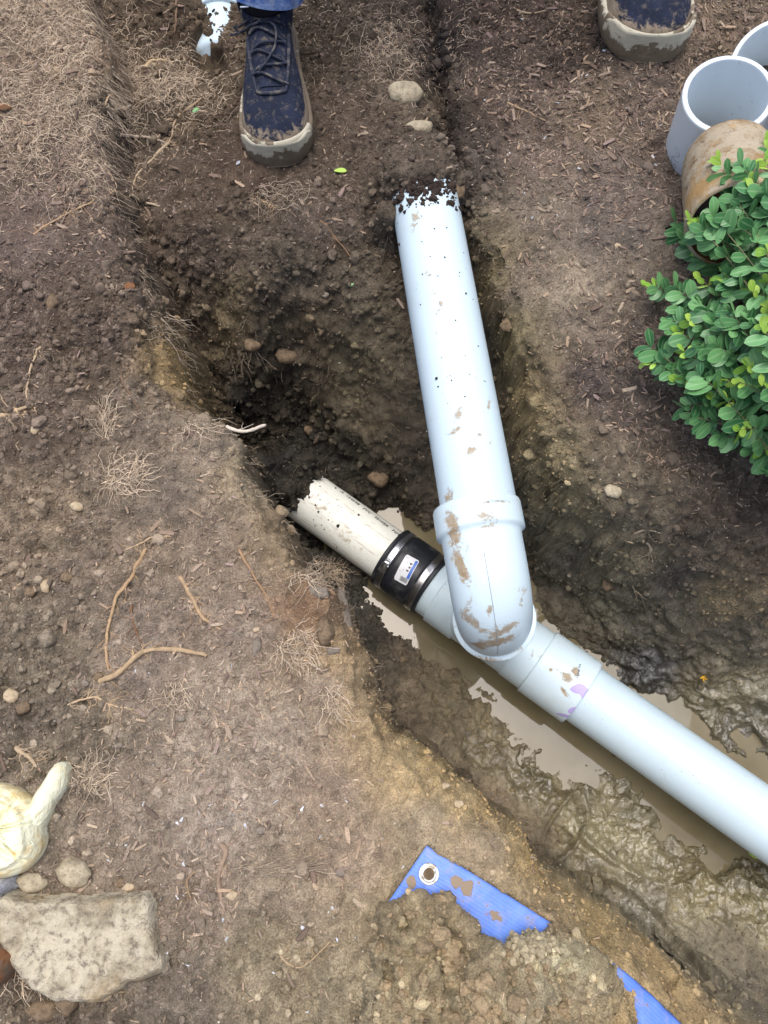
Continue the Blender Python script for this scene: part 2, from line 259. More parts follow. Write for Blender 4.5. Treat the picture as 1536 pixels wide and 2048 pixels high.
# cracked clay of the wall near the tarp
V3 = Q+N*disp[:, None]
V3[:, 2] -= sst((bp+.004)/.008)*.03
ZF = V3[:, 2].reshape(NY, NX)
idx = np.arange(NX*NY).reshape(NY, NX)
F = np.stack([idx[:-1, :-1].ravel(), idx[:-1, 1:].ravel(), idx[1:, 1:].ravel(), idx[1:, :-1].ravel()], 1)
# the soil's own variation, plus brightening painted in against shade in the trench
var = 1+.22*fbm(Q, 38, 3)+.14*fine
tint = fbm(Q, 6, 3, off=40)
rs_ = sst((X-.16)/.06)*sst((Z0+.46)/.04)*sst((-Z0-.05)/.06)  # right slope mask; its colour is lightened too
ALB = COLR*1.52*(1+.22*sst((-Z0-.12)/.2)+.45*rs_-.12*WET)[:, None]  # deeper soil painted lighter to offset the shade down in the trench
# per crumb colour change
ALB = ALB*np.clip(1+1.25*(var-1), .45, 1.9)[:, None]*(1+.55*(s2-.5)*(.3+CLOD))[:, None]*(1+.35*(s1-.5)*CLOD)[:, None]
ALB = ALB*np.array([1, 1, 1])+np.clip(tint, 0, 1)[:, None]*np.array([.02, .011, .0])*.9
stre = np.clip(fbm(Q*np.array([1.0, 1.0, .35]), 26, 3, off=77), 0, 1)
wallm = np.clip((1-N[:, 2])*2.2, 0, 1)
ALB += (wallm*stre)[:, None]*np.array([.07, .054, .030]); ALB *= np.array([1.0, 1.0, .95])+WET[:, None]*np.array([-.04, 0, .10])
_l = ALB@np.array([.3, .55, .15]); ALB = ALB*.85+.15*_l[:, None]; ALB = ALB*(1+.10*(1-sst(-Z0/.06)))[:, None]
ALB = ALB*(1-.16*np.clip(WET*1.6-.6, 0, 1))[:, None]
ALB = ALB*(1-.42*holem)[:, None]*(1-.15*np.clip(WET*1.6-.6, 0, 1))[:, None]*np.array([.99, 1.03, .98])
ALB = np.clip(ALB, .012, .7)

def nd(t, typ, **kw):
    n = t.nodes.new(typ)
    for k, v in kw.items():
        if k in n.inputs.keys(): n.inputs[k].default_value = v
        else: setattr(n, k, v)
    return n
def newmat(name, base=(.5, .5, .5), rough=.6, spec=.5, metal=0):
    m = bpy.data.materials.new(name); m.use_nodes = True; t = m.node_tree; b = t.nodes['Principled BSDF']
    b.inputs['Base Color'].default_value = (*base, 1); b.inputs['Roughness'].default_value = rough
    b.inputs['Specular IOR Level'].default_value = spec; b.inputs['Metallic'].default_value = metal
    return m, t, b
def mix(t, fac, a_, b_, mode='MIX'):
    n = t.nodes.new('ShaderNodeMix'); n.data_type = 'RGBA'; n.blend_type = mode
    for s_, v in ((n.inputs[0], fac), (n.inputs[6], a_), (n.inputs[7], b_)):
        if isinstance(v, bpy.types.NodeSocket): t.links.new(v, s_)
        elif isinstance(v, (int, float)): s_.default_value = v
        else: s_.default_value = (*v, 1)
    return n.outputs[2]
def math_(t, op, a_, b_=0.0, c_=None, clamp=False):
    n = t.nodes.new('ShaderNodeMath'); n.operation = op; n.use_clamp = clamp
    for i, v in enumerate((a_, b_) if c_ is None else (a_, b_, c_)):
        if isinstance(v, bpy.types.NodeSocket): t.links.new(v, n.inputs[i])
        else: n.inputs[i].default_value = v
    return n.outputs[0]
def noise(t, scale, detail=3, rough=.55, vec=None, dist=0):
    n = t.nodes.new('ShaderNodeTexNoise'); n.inputs['Scale'].default_value = scale; n.inputs['Detail'].default_value = detail
    n.inputs['Roughness'].default_value = rough; n.inputs['Distortion'].default_value = dist
    if vec is None:
        tc = t.nodes.new('ShaderNodeTexCoord'); vec = tc.outputs['Object']
    t.links.new(vec, n.inputs['Vector']); return n.outputs['Fac']
def ramp(t, v, a_, b_):
    n = t.nodes.new('ShaderNodeMapRange'); n.inputs['From Min'].default_value = a_; n.inputs['From Max'].default_value = b_
    n.interpolation_type = 'SMOOTHSTEP'; t.links.new(v, n.inputs['Value']); return n.outputs['Result']
def attr(t, name, col=False):
    n = t.nodes.new('ShaderNodeAttribute'); n.attribute_name = name
    return n.outputs['Color' if col else 'Fac']
def bump(t, b, h, strength=.5, dist=.001):
    n = t.nodes.new('ShaderNodeBump'); n.inputs['Strength'].default_value = strength; n.inputs['Distance'].default_value = dist
    t.links.new(h, n.inputs['Height']); t.links.new(n.outputs[0], b.inputs['Normal']); return n

# soil material
m_soil, t, b = newmat('soil', rough=.9, spec=.3)
c = attr(t, 'Col', True); wet = attr(t, 'wet')
n1 = noise(t, 420, 4, .7); n2 = noise(t, 1100, 2, .6); n3 = noise(t, 95, 4, .6)
k = math_(t, 'MULTIPLY_ADD', n1, 2.4, -.2); k = math_(t, 'MULTIPLY', k, math_(t, 'MULTIPLY_ADD', n3, .9, .55))
wr = math_(t, 'SUBTRACT', 1.0, wet, clamp=True)
wn = noise(t, 55, 4, .6)
k = math_(t, 'ADD', math_(t, 'MULTIPLY', k, math_(t, 'MULTIPLY_ADD', wr, .7, .3)), math_(t, 'MULTIPLY', wet, .66))
vm = t.nodes.new('ShaderNodeVectorMath'); vm.operation = 'SCALE'; t.links.new(c, vm.inputs[0]); t.links.new(k, vm.inputs['Scale'])
spk = ramp(t, n2, .66, .72); cc = mix(t, math_(t, 'MULTIPLY', spk, math_(t, 'MULTIPLY', wr, .55)), vm.outputs[0], (.5, .45, .38))
t.links.new(cc, b.inputs['Base Color'])
rg = math_(t, 'MULTIPLY_ADD', wr, .76, .10); rg = math_(t, 'ADD', rg, math_(t, 'MULTIPLY', math_(t, 'MULTIPLY_ADD', n1, .3, -.13), math_(t, 'MULTIPLY_ADD', wr, .7, .3)), clamp=True)
t.links.new(rg, b.inputs['Roughness'])
t.links.new(math_(t, 'MULTIPLY_ADD', wet, .95, .15), b.inputs['Specular IOR Level'])
hh = math_(t, 'ADD', math_(t, 'MULTIPLY', n1, math_(t, 'MULTIPLY_ADD', wr, .8, .2)), math_(t, 'MULTIPLY', n3, .8)); hh = math_(t, 'ADD', hh, math_(t, 'MULTIPLY', wn, math_(t, 'MULTIPLY', wet, 2.2)))
bump(t, b, hh, 1.0, .0045); t.links.new(math_(t, 'MULTIPLY', ramp(t, wet, .55, .95), .8), b.inputs['Coat Weight']); b.inputs['Coat Roughness'].default_value = .07
bc = t.nodes.new('ShaderNodeBump'); bc.inputs['Strength'].default_value = 1; bc.inputs['Distance'].default_value = .004; t.links.new(wn, bc.inputs['Height']); t.links.new(bc.outputs[0], b.inputs['Coat Normal'])
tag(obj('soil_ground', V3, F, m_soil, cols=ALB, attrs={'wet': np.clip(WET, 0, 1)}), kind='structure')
# surrounding ground sheet, coarse, out to the horizon
ax = np.concatenate([-np.geomspace(60, 1.3, 22), np.arange(-1.2, 1.25, .04), np.geomspace(1.3, 60, 22)])
ay = np.concatenate([-np.geomspace(60, 1.0, 22), np.arange(-.96, 1.8, .04), np.geomspace(1.85, 60, 22)])
AX, AY = np.meshgrid(ax, ay); sh = AX.shape; ox, oy = AX.ravel(), AY.ravel()
oz, _ = base_height(ox, oy); zz = zone(ox, oy, oz)
oq = np.stack([ox, oy, oz], 1); oz = oz-.006+.012*fbm(oq, 9, 2)*(np.hypot(ox, oy) < 3)
ii = np.arange(ox.size).reshape(sh)
OF = np.stack([ii[:-1, :-1].ravel(), ii[:-1, 1:].ravel(), ii[1:, 1:].ravel(), ii[1:, :-1].ravel()], 1)
ins = (ox > -.77) & (ox < .83) & (oy > -.53) & (oy < 1.35)
OF = OF[~ins[OF].all(axis=1)]
tag(obj('surrounding_ground', np.stack([ox, oy, oz], 1), OF, m_soil, cols=np.clip(zz[:, :3]*1.55*(1+.35*fbm(oq, 7, 3))[:, None], .01, .6), attrs={'wet': zz[:, 3]*.3}), kind='structure')

# ray casting against the ground for placing things
sub = 2; SZi = idx[::sub, ::sub]; nyb, nxb = SZi.shape
jj = np.arange(nyb*nxb).reshape(nyb, nxb)
BF = np.stack([jj[:-1, :-1].ravel(), jj[:-1, 1:].ravel(), jj[1:, 1:].ravel(), jj[1:, :-1].ravel()], 1)
BVH = BVHTree.FromPolygons(V3[SZi.ravel()].tolist(), BF.tolist())
def G(px, py):
    """where the line of sight through this photo point meets the ground"""
    r = ray(px, py); h = BVH.ray_cast(Vector(C0), Vector(r).normalized())
    if h[0] is None: return P(px, py, -.02), np.array([0, 0, 1.0])
    return np.array(h[0]), np.array(h[1])*(1 if h[1].z > 0 else -1)
def gz(x, y):
    x = np.asarray(x, dtype=float); y = np.asarray(y, dtype=float)
    u = np.clip((x-gx[0])/STEP, 0, NX-1.001); v = np.clip((y-gy[0])/STEP, 0, NY-1.001)
    i = u.astype(int); j = v.astype(int); fu, fv = u-i, v-j
    return ZF[j, i]*(1-fu)*(1-fv)+ZF[j, i+1]*fu*(1-fv)+ZF[j+1, i]*(1-fu)*fv+ZF[j+1, i+1]*fu*fv

# ------------------------------------------------------------------ water
m_water, t, b = newmat('muddy_water', (.21, .155, .075), .03, 1.0)
b.inputs['IOR'].default_value = 1.33
nn = noise(t, 9, 3); t.links.new(mix(t, ramp(t, nn, .35, .7), (.17, .140, .075), (.225, .19, .115)), b.inputs['Base Color'])
bump(t, b, noise(t, 25, 2), .05, .002)
WZ = -.4705
wx = np.linspace(-.25, .84, 60); wy = np.linspace(-.55, .60, 60); AX, AY = np.meshgrid(wx, wy)
wi = np.arange(3600).reshape(60, 60)
WF = np.stack([wi[:-1, :-1].ravel(), wi[:-1, 1:].ravel(), wi[1:, 1:].ravel(), wi[1:, :-1].ravel()], 1)
wp = sdist(AX.ravel(), AY.ravel(), pxpoly([(700,1120),(780,990),(860,960),(1000,1000),(1150,1180),(1700,1480),(1700,1800),(1450,1800),(1150,1640),(1000,1560),(860,1420),(700,1290)], WZ))
WF = WF[(wp[WF] > -.05).any(axis=1)]
tag(obj('water', np.stack([AX.ravel(), AY.ravel(), np.full(3600, WZ)], 1), WF, m_water), kind='structure')

# ------------------------------------------------------------------ tubes and lathes
def frame(axis, ref=(0, 0, 1)):
    a_ = np.array(axis, float); a_ /= np.linalg.norm(a_); r = np.array(ref, float)
    if abs(a_@r) > .95: r = np.array([1.0, 0, 0])
    u = r-a_*(a_@r); u /= np.linalg.norm(u); return a_, u, np.cross(a_, u)
def grid_faces(nr, ns, closed=True):
    i = np.arange(nr*ns).reshape(nr, ns)
    if closed: j = np.concatenate([i, i[:, :1]], 1)
    else: j = i
    return np.stack([j[:-1, :-1].ravel(), j[1:, :-1].ravel(), j[1:, 1:].ravel(), j[:-1, 1:].ravel()], 1)
def densify(prof, step):
    out = [prof[0]]
    for p, q in zip(prof[:-1], prof[1:]):
        n = max(1, int(math.hypot(q[0]-p[0], q[1]-p[1])/step))
        for k in range(1, n+1): out.append((p[0]+(q[0]-p[0])*k/n, p[1]+(q[1]-p[1])*k/n))
    return out
def lathe(o, axis, prof, ns=120, step=.003, ref=(0, 0, 1)):
    a_, u, v = frame(axis, ref); pr = densify(prof, step); th = np.linspace(0, 2*math.pi, ns, endpoint=False)
    ring = np.cos(th)[:, None]*u+np.sin(th)[:, None]*v
    V = np.concatenate([np.array(o)+a_*s+ring*r for s, r in pr]); return V, grid_faces(len(pr), ns)
def sweep(path, radii, ns=8, ref=(0, 0, 1), caps=True):
    path = np.asarray(path, float); n = len(path); radii = np.broadcast_to(radii, (n,))
    T = np.gradient(path, axis=0); T /= np.linalg.norm(T, axis=1)[:, None]+1e-12
    _, u, _ = frame(T[0], ref); V = []
    th = np.linspace(0, 2*math.pi, ns, endpoint=False)
    for k in range(n):
        u = u-T[k]*(u@T[k]); u /= np.linalg.norm(u)+1e-12; v = np.cross(T[k], u)
        V.append(path[k]+radii[k]*(np.cos(th)[:, None]*u+np.sin(th)[:, None]*v))
    V = np.concatenate(V); Fq = grid_faces(n, ns).tolist()
    if caps: Fq += [list(range(ns))[::-1], list(range((n-1)*ns, n*ns))]
    return V, Fq
def joinm(*ms):
    V, F_, off = [], [], 0
    for v, f in ms:
        v = np.asarray(v); V.append(v); f = f.tolist() if isinstance(f, np.ndarray) else f
        F_ += [[i+off for i in q] for q in f]; off += len(v)
    return np.concatenate(V), F_
def box(c, ax_, ay_, az_, sx, sy, sz):
    V = [np.array(c)+i*sx/2*np.array(ax_)+j*sy/2*np.array(ay_)+k*sz/2*np.array(az_) for i in (-1, 1) for j in (-1, 1) for k in (-1, 1)]
    return np.array(V), [[0, 1, 3, 2], [4, 6, 7, 5], [0, 4, 5, 1], [2, 3, 7, 6], [0, 2, 6, 4], [1, 5, 7, 3]]

def pvc_mat(name, base, dirt=0.0, streak=0.0, speck=.72):
    m, t, b = newmat(name, base, .40, .4)
    tc = t.nodes.new('ShaderNodeTexCoord'); ov = tc.outputs['Object']
    c = mix(t, ramp(t, noise(t, 5, 3), .35, .75), base, tuple(x*.93 for x in base))
    mp = t.nodes.new('ShaderNodeMapping'); mp.inputs['Scale'].default_value = (1, 1, 1); t.links.new(ov, mp.inputs['Vector'])
    if streak:
        v = t.nodes.new('ShaderNodeVectorMath'); v.operation = 'MULTIPLY'
        t.links.new(attr(t, 'uvv', True), v.inputs[0]); v.inputs[1].default_value = (1, 1, 1)
        st = ramp(t, noise(t, 1, 5, .7, vec=attr(t, 'suv', True), dist=1.5), .53, .68)
        c = mix(t, math_(t, 'MULTIPLY', st, streak), c, (.36, .27, .16))
    # yellowish dirt film
    f = ramp(t, noise(t, 16, 5, .65), .52, .80)
    c = mix(t, math_(t, 'MULTIPLY', f, .10+dirt), c, (.50, .42, .28))
    # specks
    s1_ = ramp(t, noise(t, 330, 2, .5), speck, speck+.03); s2_ = ramp(t, noise(t, 14, 2), .42, .60)
    c = mix(t, math_(t, 'MULTIPLY', s1_, s2_), c, (.05, .045, .04))
    # scuffs
    w = t.nodes.new('ShaderNodeTexNoise'); w.inputs['Scale'].default_value = 40; w.inputs['Detail'].default_value = 5; w.inputs['Distortion'].default_value = 4
    t.links.new(ov, w.inputs['Vector'])
    sc_ = ramp(t, math_(t, 'ABSOLUTE', math_(t, 'SUBTRACT', w.outputs['Fac'], .5)), .006, .0)
    c = mix(t, math_(t, 'MULTIPLY', sc_, .10), c, (.25, .25, .26))
    # mud splashes at marked places
    md = attr(t, 'mud'); mn = noise(t, 75, 5, .75, dist=.8)
    mm = ramp(t, math_(t, 'ADD', math_(t, 'MULTIPLY', md, .85), math_(t, 'MULTIPLY_ADD', mn, 2.3, -1.15)), .30, .66)
    mc = mix(t, noise(t, 120, 3), (.52, .40, .24), (.24, .16, .085)); mc = mix(t, ramp(t, md, .25, .8), (.46, .38, .26), mc)
    c = mix(t, math_(t, 'MULTIPLY', mm, math_(t, 'MULTIPLY_ADD', noise(t, 45, 5, .7), .9, .42), clamp=True), c, mc)
    pu = attr(t, 'purple'); pm = ramp(t, math_(t, 'ADD', pu, math_(t, 'MULTIPLY_ADD', noise(t, 60, 3), .7, -.35)), .42, .52)
    c = mix(t, math_(t, 'MULTIPLY', pm, .85), c, mix(t, noise(t, 30, 2), (.36, .22, .68), (.56, .46, .86)))
    t.links.new(c, b.inputs['Base Color'])
    r = mix(t, mm, (.30,)*3, (.75,)*3); t.links.new(math_(t, 'ADD', r, math_(t, 'MULTIPLY', noise(t, 30, 3), .15)), b.inputs['Roughness'])
    h = math_(t, 'ADD', mm, math_(t, 'MULTIPLY', noise(t, 9, 2), .5)); bump(t, b, h, .35, .0016)
    return m
m_pvc = pvc_mat('pvc_pipe', (.67, .83, .91), .04); m_pvc2 = pvc_mat('pvc_fitting', (.70, .85, .91), .10)
m_old = pvc_mat('pvc_weathered', (.88, .89, .80), .12, .6)
m_cup = pvc_mat('pvc_offcut', (.84, .93, .98), .02)
def blobs(V, spots, depth_tol=.12):
    """attribute 0..1 near each spot; a spot is (px, py, rx, ry[, angle, strength]) resolved to the point of V seen there"""
    V = np.asarray(V); d = V-C0; dep = d@Dv; x = 768+FPX*(d@Rv)/dep; y = 1024-FPX*(d@Uv)/dep
    out = np.zeros(len(V))
    for s_ in spots:
        px, py, rx, ry = s_[:4]; an = s_[4] if len(s_) > 4 else 0; st = s_[5] if len(s_) > 5 else 1
        q = (x-px)**2+(y-py)**2; near = q < max(60, q.min()*1.5); d0 = dep[near].min(); c = V[near][np.argmin(dep[near]+np.sqrt(q[near])*.0006)]
        k = d0/FPX; e = V-c; ca, sa = math.cos(an), math.sin(an)
        ux = e@(Rv*ca-Uv*sa); uy = e@(Rv*sa+Uv*ca); ud = e@Dv
        r = np.sqrt((ux/(rx*k))**2+(uy/(ry*k))**2+(ud/(max(rx, ry)*k*2.2))**2)
        out = np.maximum(out, st*np.clip(1.35-r*.85, 0, 1))
    return out

# the pipework --------------------------------------------------------------
pA = PD(780, 1113, 1.456); pB = PD(1383, 1541, 1.305)
mdir = (pB-pA); LAB = np.linalg.norm(mdir); mdir /= LAB
def s_at(px, p0=pA, d=mdir):
    # distance along the line whose image has this px
    a1 = (p0-C0); k = (px-768)/FPX
    # (a1+s d)·R = k (a1+s d)·D
    return (k*(a1@Dv)-a1@Rv)/(d@Rv-k*(d@Dv))
pw = thing('sewer_pipework', 'long white plastic pipe joined by an elbow and tee to a pipe in muddy water', 'pipework', tuple(pA))
s_lc, s_rc = s_at(783), s_at(862)
def lathe_part(name, prof, mat, r=pw, o=pA, ax_=mdir, mud=(), purple=(), ns=140, step=.0025, parent=None, extra=None):
    V, F_ = lathe(o, ax_, prof, ns, step); at = {'mud': blobs(V, mud) if mud else np.zeros(len(V)), 'purple': blobs(V, purple) if purple else np.zeros(len(V))}
    ob = obj(name, V, F_, mat, parent or r, attrs=at)
    a_, u, v = frame(ax_); e = V-np.array(o); s_ = e@a_; an = np.arctan2(e@v, e@u)
    ca = ob.data.color_attributes.new('suv', 'FLOAT_COLOR', 'POINT')
    cc = np.stack([s_*16, np.cos(an)*9, np.sin(an)*9, np.ones(len(V))], 1); ca.data.foreach_set('color', cc.ravel())
    return ob
s0 = s_at(568); r1 = .0520
old = lathe_part('old_pipe', [(s0, r1-.005), (s0, r1), (s_lc+.02, r1)], m_old, mud=[(775,1120,16,26,.5,.7),(690,1075,40,14,.6,.4),(640,1010,40,16,.6,.35)])
old['label'] = 'weathered cream sewer pipe with printed lettering, half buried at its upper end'
# rubber coupling
m_rub, t, b = newmat('black_rubber', (.018, .020, .024), .42, .5)
t.links.new(mix(t, ramp(t, noise(t, 22, 5, .7), .48, .72), (.016, .018, .023), (.10, .105, .10)), b.inputs['Base Color'])
t.links.new(math_(t, 'MULTIPLY_ADD', noise(t, 30, 4), .5, .2), b.inputs['Roughness']); bump(t, b, noise(t, 60, 4), .3, .001)
rr = .0598; L = s_rc-s_lc
rub = lathe_part('rubber_coupling', [(s_lc-.004, .0525), (s_lc-.005, rr-.001), (s_lc-.003, rr+.0012), (s_lc+.001, rr+.001), (s_lc+.003, rr-.0015), (s_lc+.018, rr-.0015), (s_lc+.021, rr+.0006), (s_lc+L*.55, rr+.0012), (s_rc-.020, rr+.0008), (s_rc-.018, rr-.001), (s_rc-.004, rr-.001), (s_rc-.002, rr+.0014), (s_rc+.003, rr+.0012), (s_rc+.004, .054)], m_rub)
m_steel, t, b = newmat('clamp_steel', (.62, .64, .66), .28, .5, 1.0)
t.links.new(mix(t, ramp(t, noise(t, 30, 4), .5, .7), (.66, .68, .70), (.35, .33, .31)), b.inputs['Base Color'])
m_dsteel, _, _ = newmat('clamp_slots', (.03, .03, .035), .6)
def ang_of(px, py, s_, rad, o=pA, ax_=mdir):
    """angle round the pipe at station s whose surface point is seen at px, py"""
    a_, u, v = frame(ax_); best = None
    for an in np.linspace(-math.pi, math.pi, 361):
        p = o+a_*s_+rad*(math.cos(an)*u+math.sin(an)*v); d = p-C0; dep = d@Dv
        nrm = math.cos(an)*u+math.sin(an)*v
        if nrm@d > 0: continue
        q = (768+FPX*(d@Rv)/dep-px)**2+(1024-FPX*(d@Uv)/dep-py)**2
        if best is None or q < best[0]: best = (q, an)
    return best[1]
def surf(s_, an, rad, o=pA, ax_=mdir):
    a_, u, v = frame(ax_); n_ = math.cos(an)*u+math.sin(an)*v
    return o+a_*s_+rad*n_, n_, -math.sin(an)*u+math.cos(an)*v, a_
for i, (sc, wd) in enumerate(((s_lc+.0105, .0125), (s_rc-.011, .0135))):
    V, F_ = lathe(pA, mdir, [(sc-wd/2, rr-.003), (sc-wd/2, rr+.0004), (sc-wd/2+.001, rr+.0009), (sc+wd/2-.001, rr+.0009), (sc+wd/2, rr+.0004), (sc+wd/2, rr-.003)], 140, .002)
    cl = obj('hose_clamp', V, F_, m_steel, rub)
    cl['label'] = 'slotted steel band with a screw housing' if i == 0 else 'smooth steel band nearest the tee'
    if i == 0:
        a0 = ang_of(800, 1130, sc, rr); a1 = ang_of(822, 1088, sc, rr)
        ms = []
        for k in range(26):
            an = a0+(a1-a0)*(k/14.0-.25)
            p, n_, tt, ax_ = surf(sc, an, rr+.0011); ms.append(box(p, ax_, tt, n_, .0075, .0011, .0006))
        obj('band_slots', *joinm(*ms), m_dsteel, rub, smooth=False)
        an = ang_of(776, 1140, sc, rr); p, n_, tt, ax_ = surf(sc, an, rr+.003)
        ms = [box(p, ax_, tt, n_, .015, .016, .006)]
        p2, n2_, tt2, _ = surf(sc, an+(.11 if a1 > a0 else -.11), rr+.005)
        path = [p2-tt2*.006, p2+tt2*.006]; ms.append(sweep(path, .0048, 14))
        ms.append(box(p2+tt2*(.0062 if a1 > a0 else -.0062), ax_, tt2, n2_, .0075, .0006, .0011))
        obj('clamp_screw', *joinm(*ms), m_steel, rub, smooth=False)
# texts bent round a cylinder
def text_mesh(body, size, ext=0.0, bold=0.0, spacing=1.0):
    cu = bpy.data.curves.new('txt', 'FONT'); cu.body = body; cu.size = size; cu.extrude = ext; cu.align_x = 'CENTER'; cu.align_y = 'CENTER'
    cu.offset = bold; cu.space_character = spacing; cu.resolution_u = 3
    o = bpy.data.objects.new('txt', cu); COL.objects.link(o)
    dg = bpy.context.evaluated_depsgraph_get(); me = bpy.data.meshes.new_from_object(o.evaluated_get(dg))
    V = np.array([v.co[:] for v in me.vertices]); F_ = [list(p.vertices) for p in me.polygons]
    bpy.data.objects.remove(o); bpy.data.meshes.remove(me); bpy.data.curves.remove(cu)
    return V, F_
def on_cyl(V, s_, an, rad, sdir, o=pA, ax_=mdir, lift=.0004, flip=1):
    """map flat x,y (metres) on a cylinder. sdir=(a,b): text x direction in (axis, tangent) coordinates"""
    a_, u, v = frame(ax_); sdir = np.array(sdir, float)/np.linalg.norm(sdir); up = np.array([-sdir[1], sdir[0]])*flip
    st = V[:, :1]*sdir+V[:, 1:2]*up; ss = s_+st[:, 0]; aa = an+st[:, 1]/rad
    n_ = np.cos(aa)[:, None]*u+np.sin(aa)[:, None]*v
    return o+a_*ss[:, None]+n_*(rad+lift+V[:, 2:3])
def tdir(s_, an, rad, want, o=pA, ax_=mdir):
    """(axis,tangent) direction that points along the wanted photo direction (dx right, dy down)"""
    p, n_, tt, a_ = surf(s_, an, rad, o, ax_)
    M = np.array([[a_@Rv, tt@Rv], [-(a_@Uv), -(tt@Uv)]]); w = np.linalg.solve(M, np.array(want, float)); return w/np.linalg.norm(w)
def handed(o=pA, ax_=mdir):
    return -1
m_ink, _, _ = newmat('printed_ink', (.05, .05, .055), .6)
m_inkl, _, _ = newmat('faint_ink', (.12, .14, .18), .6)
m_white, _, _ = newmat('sticker_white', (.82, .84, .86), .35)
m_blue, _, _ = newmat('sticker_blue', (.05, .17, .62), .35)
def put_text(name, body, size, px, py, s_, rad, want, mat, parent, ext=.0001, lift=.0004, o=pA, ax_=mdir, bold=0.0, spacing=1.0, dx=0, dy=0):
    an = ang_of(px, py, s_, rad, o, ax_); sd_ = tdir(s_, an, rad, want, o, ax_)
    V, F_ = text_mesh(body, size, ext, bold, spacing); V[:, 0] += dx; V[:, 1] += dy
    # make sure the letters are not mirrored seen from outside: x cross y must be the outward normal
    p, n_, tt, a_ = surf(s_, an, rad, o, ax_); fl = 1 if np.cross(a_, tt)@n_ > 0 else -1
    return obj(name, on_cyl(V, s_, an, rad, sd_, o, ax_, lift, fl), F_, mat, parent, smooth=False)
put_text('printed_lettering', 'A  12454B   PVC   SEWER   PIPE   ASTM', .0098, 757, 1040, s_at(735), r1, (.80, .60), m_ink, old, bold=.00022, spacing=1.1, dx=-.002)
put_text('moulded_lettering', 'CI/PLAS RD', .0080, 862, 1112, s_at(846), rr, (.50, -.86), m_rub, rub, ext=.0006, lift=.0002)
put_text('moulded_lettering', 'TO', .0080, 868, 1122, s_at(853), rr, (.50, -.86), m_rub, rub, ext=.0006, lift=.0002)
put_text('moulded_lettering', '4" CI/PLAS RD', .0080, 873, 1131, s_at(860)-.010, rr, (.50, -.86), m_rub, rub, ext=.0006, lift=.0002)
# sticker: a rounded rectangle bent on the rubber
ss_, san = s_at(823), ang_of(822, 1146, s_at(823), rr+.001)
sdv = tdir(ss_, san, rr, (.47, -.88)); p_, n_, tt_, a__ = surf(ss_, san, rr); sfl = 1 if np.cross(a__, tt_)@n_ > 0 else -1
def rrect(w, h, r, nx=16, ny=8):
    xs = np.linspace(-w/2, w/2, nx); ys = np.linspace(-h/2, h/2, ny); V = []
    for x in xs:
        for y in ys:
            ex = max(0, abs(x)-(w/2-r)); hh_ = h/2-r+math.sqrt(max(0, r*r-ex*ex)); V.append((x, y/(h/2)*hh_, 0))
    return np.array(V), grid_faces(nx, ny, False)
SW, SHh = .052, .027
def stick(V, F_, mat, name, lift, par):
    return obj(name, on_cyl(np.asarray(V, float), ss_, san, rr+.001, sdv, lift=lift, flip=sfl), F_, mat, par, smooth=False)
stk = stick(*rrect(SW, SHh, .002), m_white, 'sticker', .0004, rub); stk['label'] = 'white and blue size sticker'
V, F_ = rrect(SW*.70, SHh*.20, .0004); V = V+np.array([SW*.10, -SHh*.36, 0]); ms_blue = (V, F_)
stick(V, F_, m_blue, 'blue_stripe', .0007, rub)
V, F_ = text_mesh('4 x 4', .0088, 0, .0002); V = V+np.array([SW*.12, -SHh*.12, 0]); stick(V, F_, m_ink, 'size_marking', .0007, rub)
ms = []
for k in range(6):
    w_ = SW*.55*(1 if k < 4 else .6); y = SHh*(.40-.055*k*.95)
    ms.append((np.array([[-w_*.3+SW*.03, y, 0], [w_*.7+SW*.03, y, 0], [w_*.7+SW*.03, y+.00035, 0], [-w_*.3+SW*.03, y+.00035, 0]]), [[0, 1, 2, 3]]))
for k in range(16):
    x = -SW*.42+k*.00055*1.1; w_ = .00022 if k % 3 else .0004
    if k < 14:
        for ylo, yhi in ((-SHh*.42, SHh*.12),):
            ms.append((np.array([[x, ylo, 0], [x+w_, ylo, 0], [x+w_, yhi, 0], [x, yhi, 0]]), [[0, 1, 2, 3]]))
V, F_ = joinm(*ms); stick(V, F_, m_ink, 'barcode', .0007, rub)

# tee: run, branch, hubs in one fitting
s_h0, s_h1 = s_at(884), s_at(936); s_e0, s_e1 = s_at(1040), s_at(1076); s_ad0, s_ad1 = s_at(1074), s_at(1164)
brc = pA+mdir*s_at(988)                 # centre of the run under the elbow
ringc = PD(988, 1238, 1.165)            # bottom of the elbow / branch hub
bdir = ringc-brc; LB = np.linalg.norm(bdir); bdir /= LB
run = lathe(pA, mdir, [(s_rc-.01, .050), (s_rc-.01, .0555), (s_h0, .0555), (s_h0+.0002, .0600), (s_h1-.001, .0600), (s_h1+.004, .0570), (s_e0-.012, .0570), (s_e0-.004, .0592), (s_ad0+.01, .0592), (s_ad0+.01, .050)], 140, .0025)
br = lathe(brc, bdir, [(.0, .056), (.030, .0580), (.050, .0545), (LB-.050, .0545), (LB-.046, .0600), (LB-.012, .0605), (LB-.010, .0630), (LB-.001, .0632), (LB, .0625), (LB, .050)], 140, .0025)
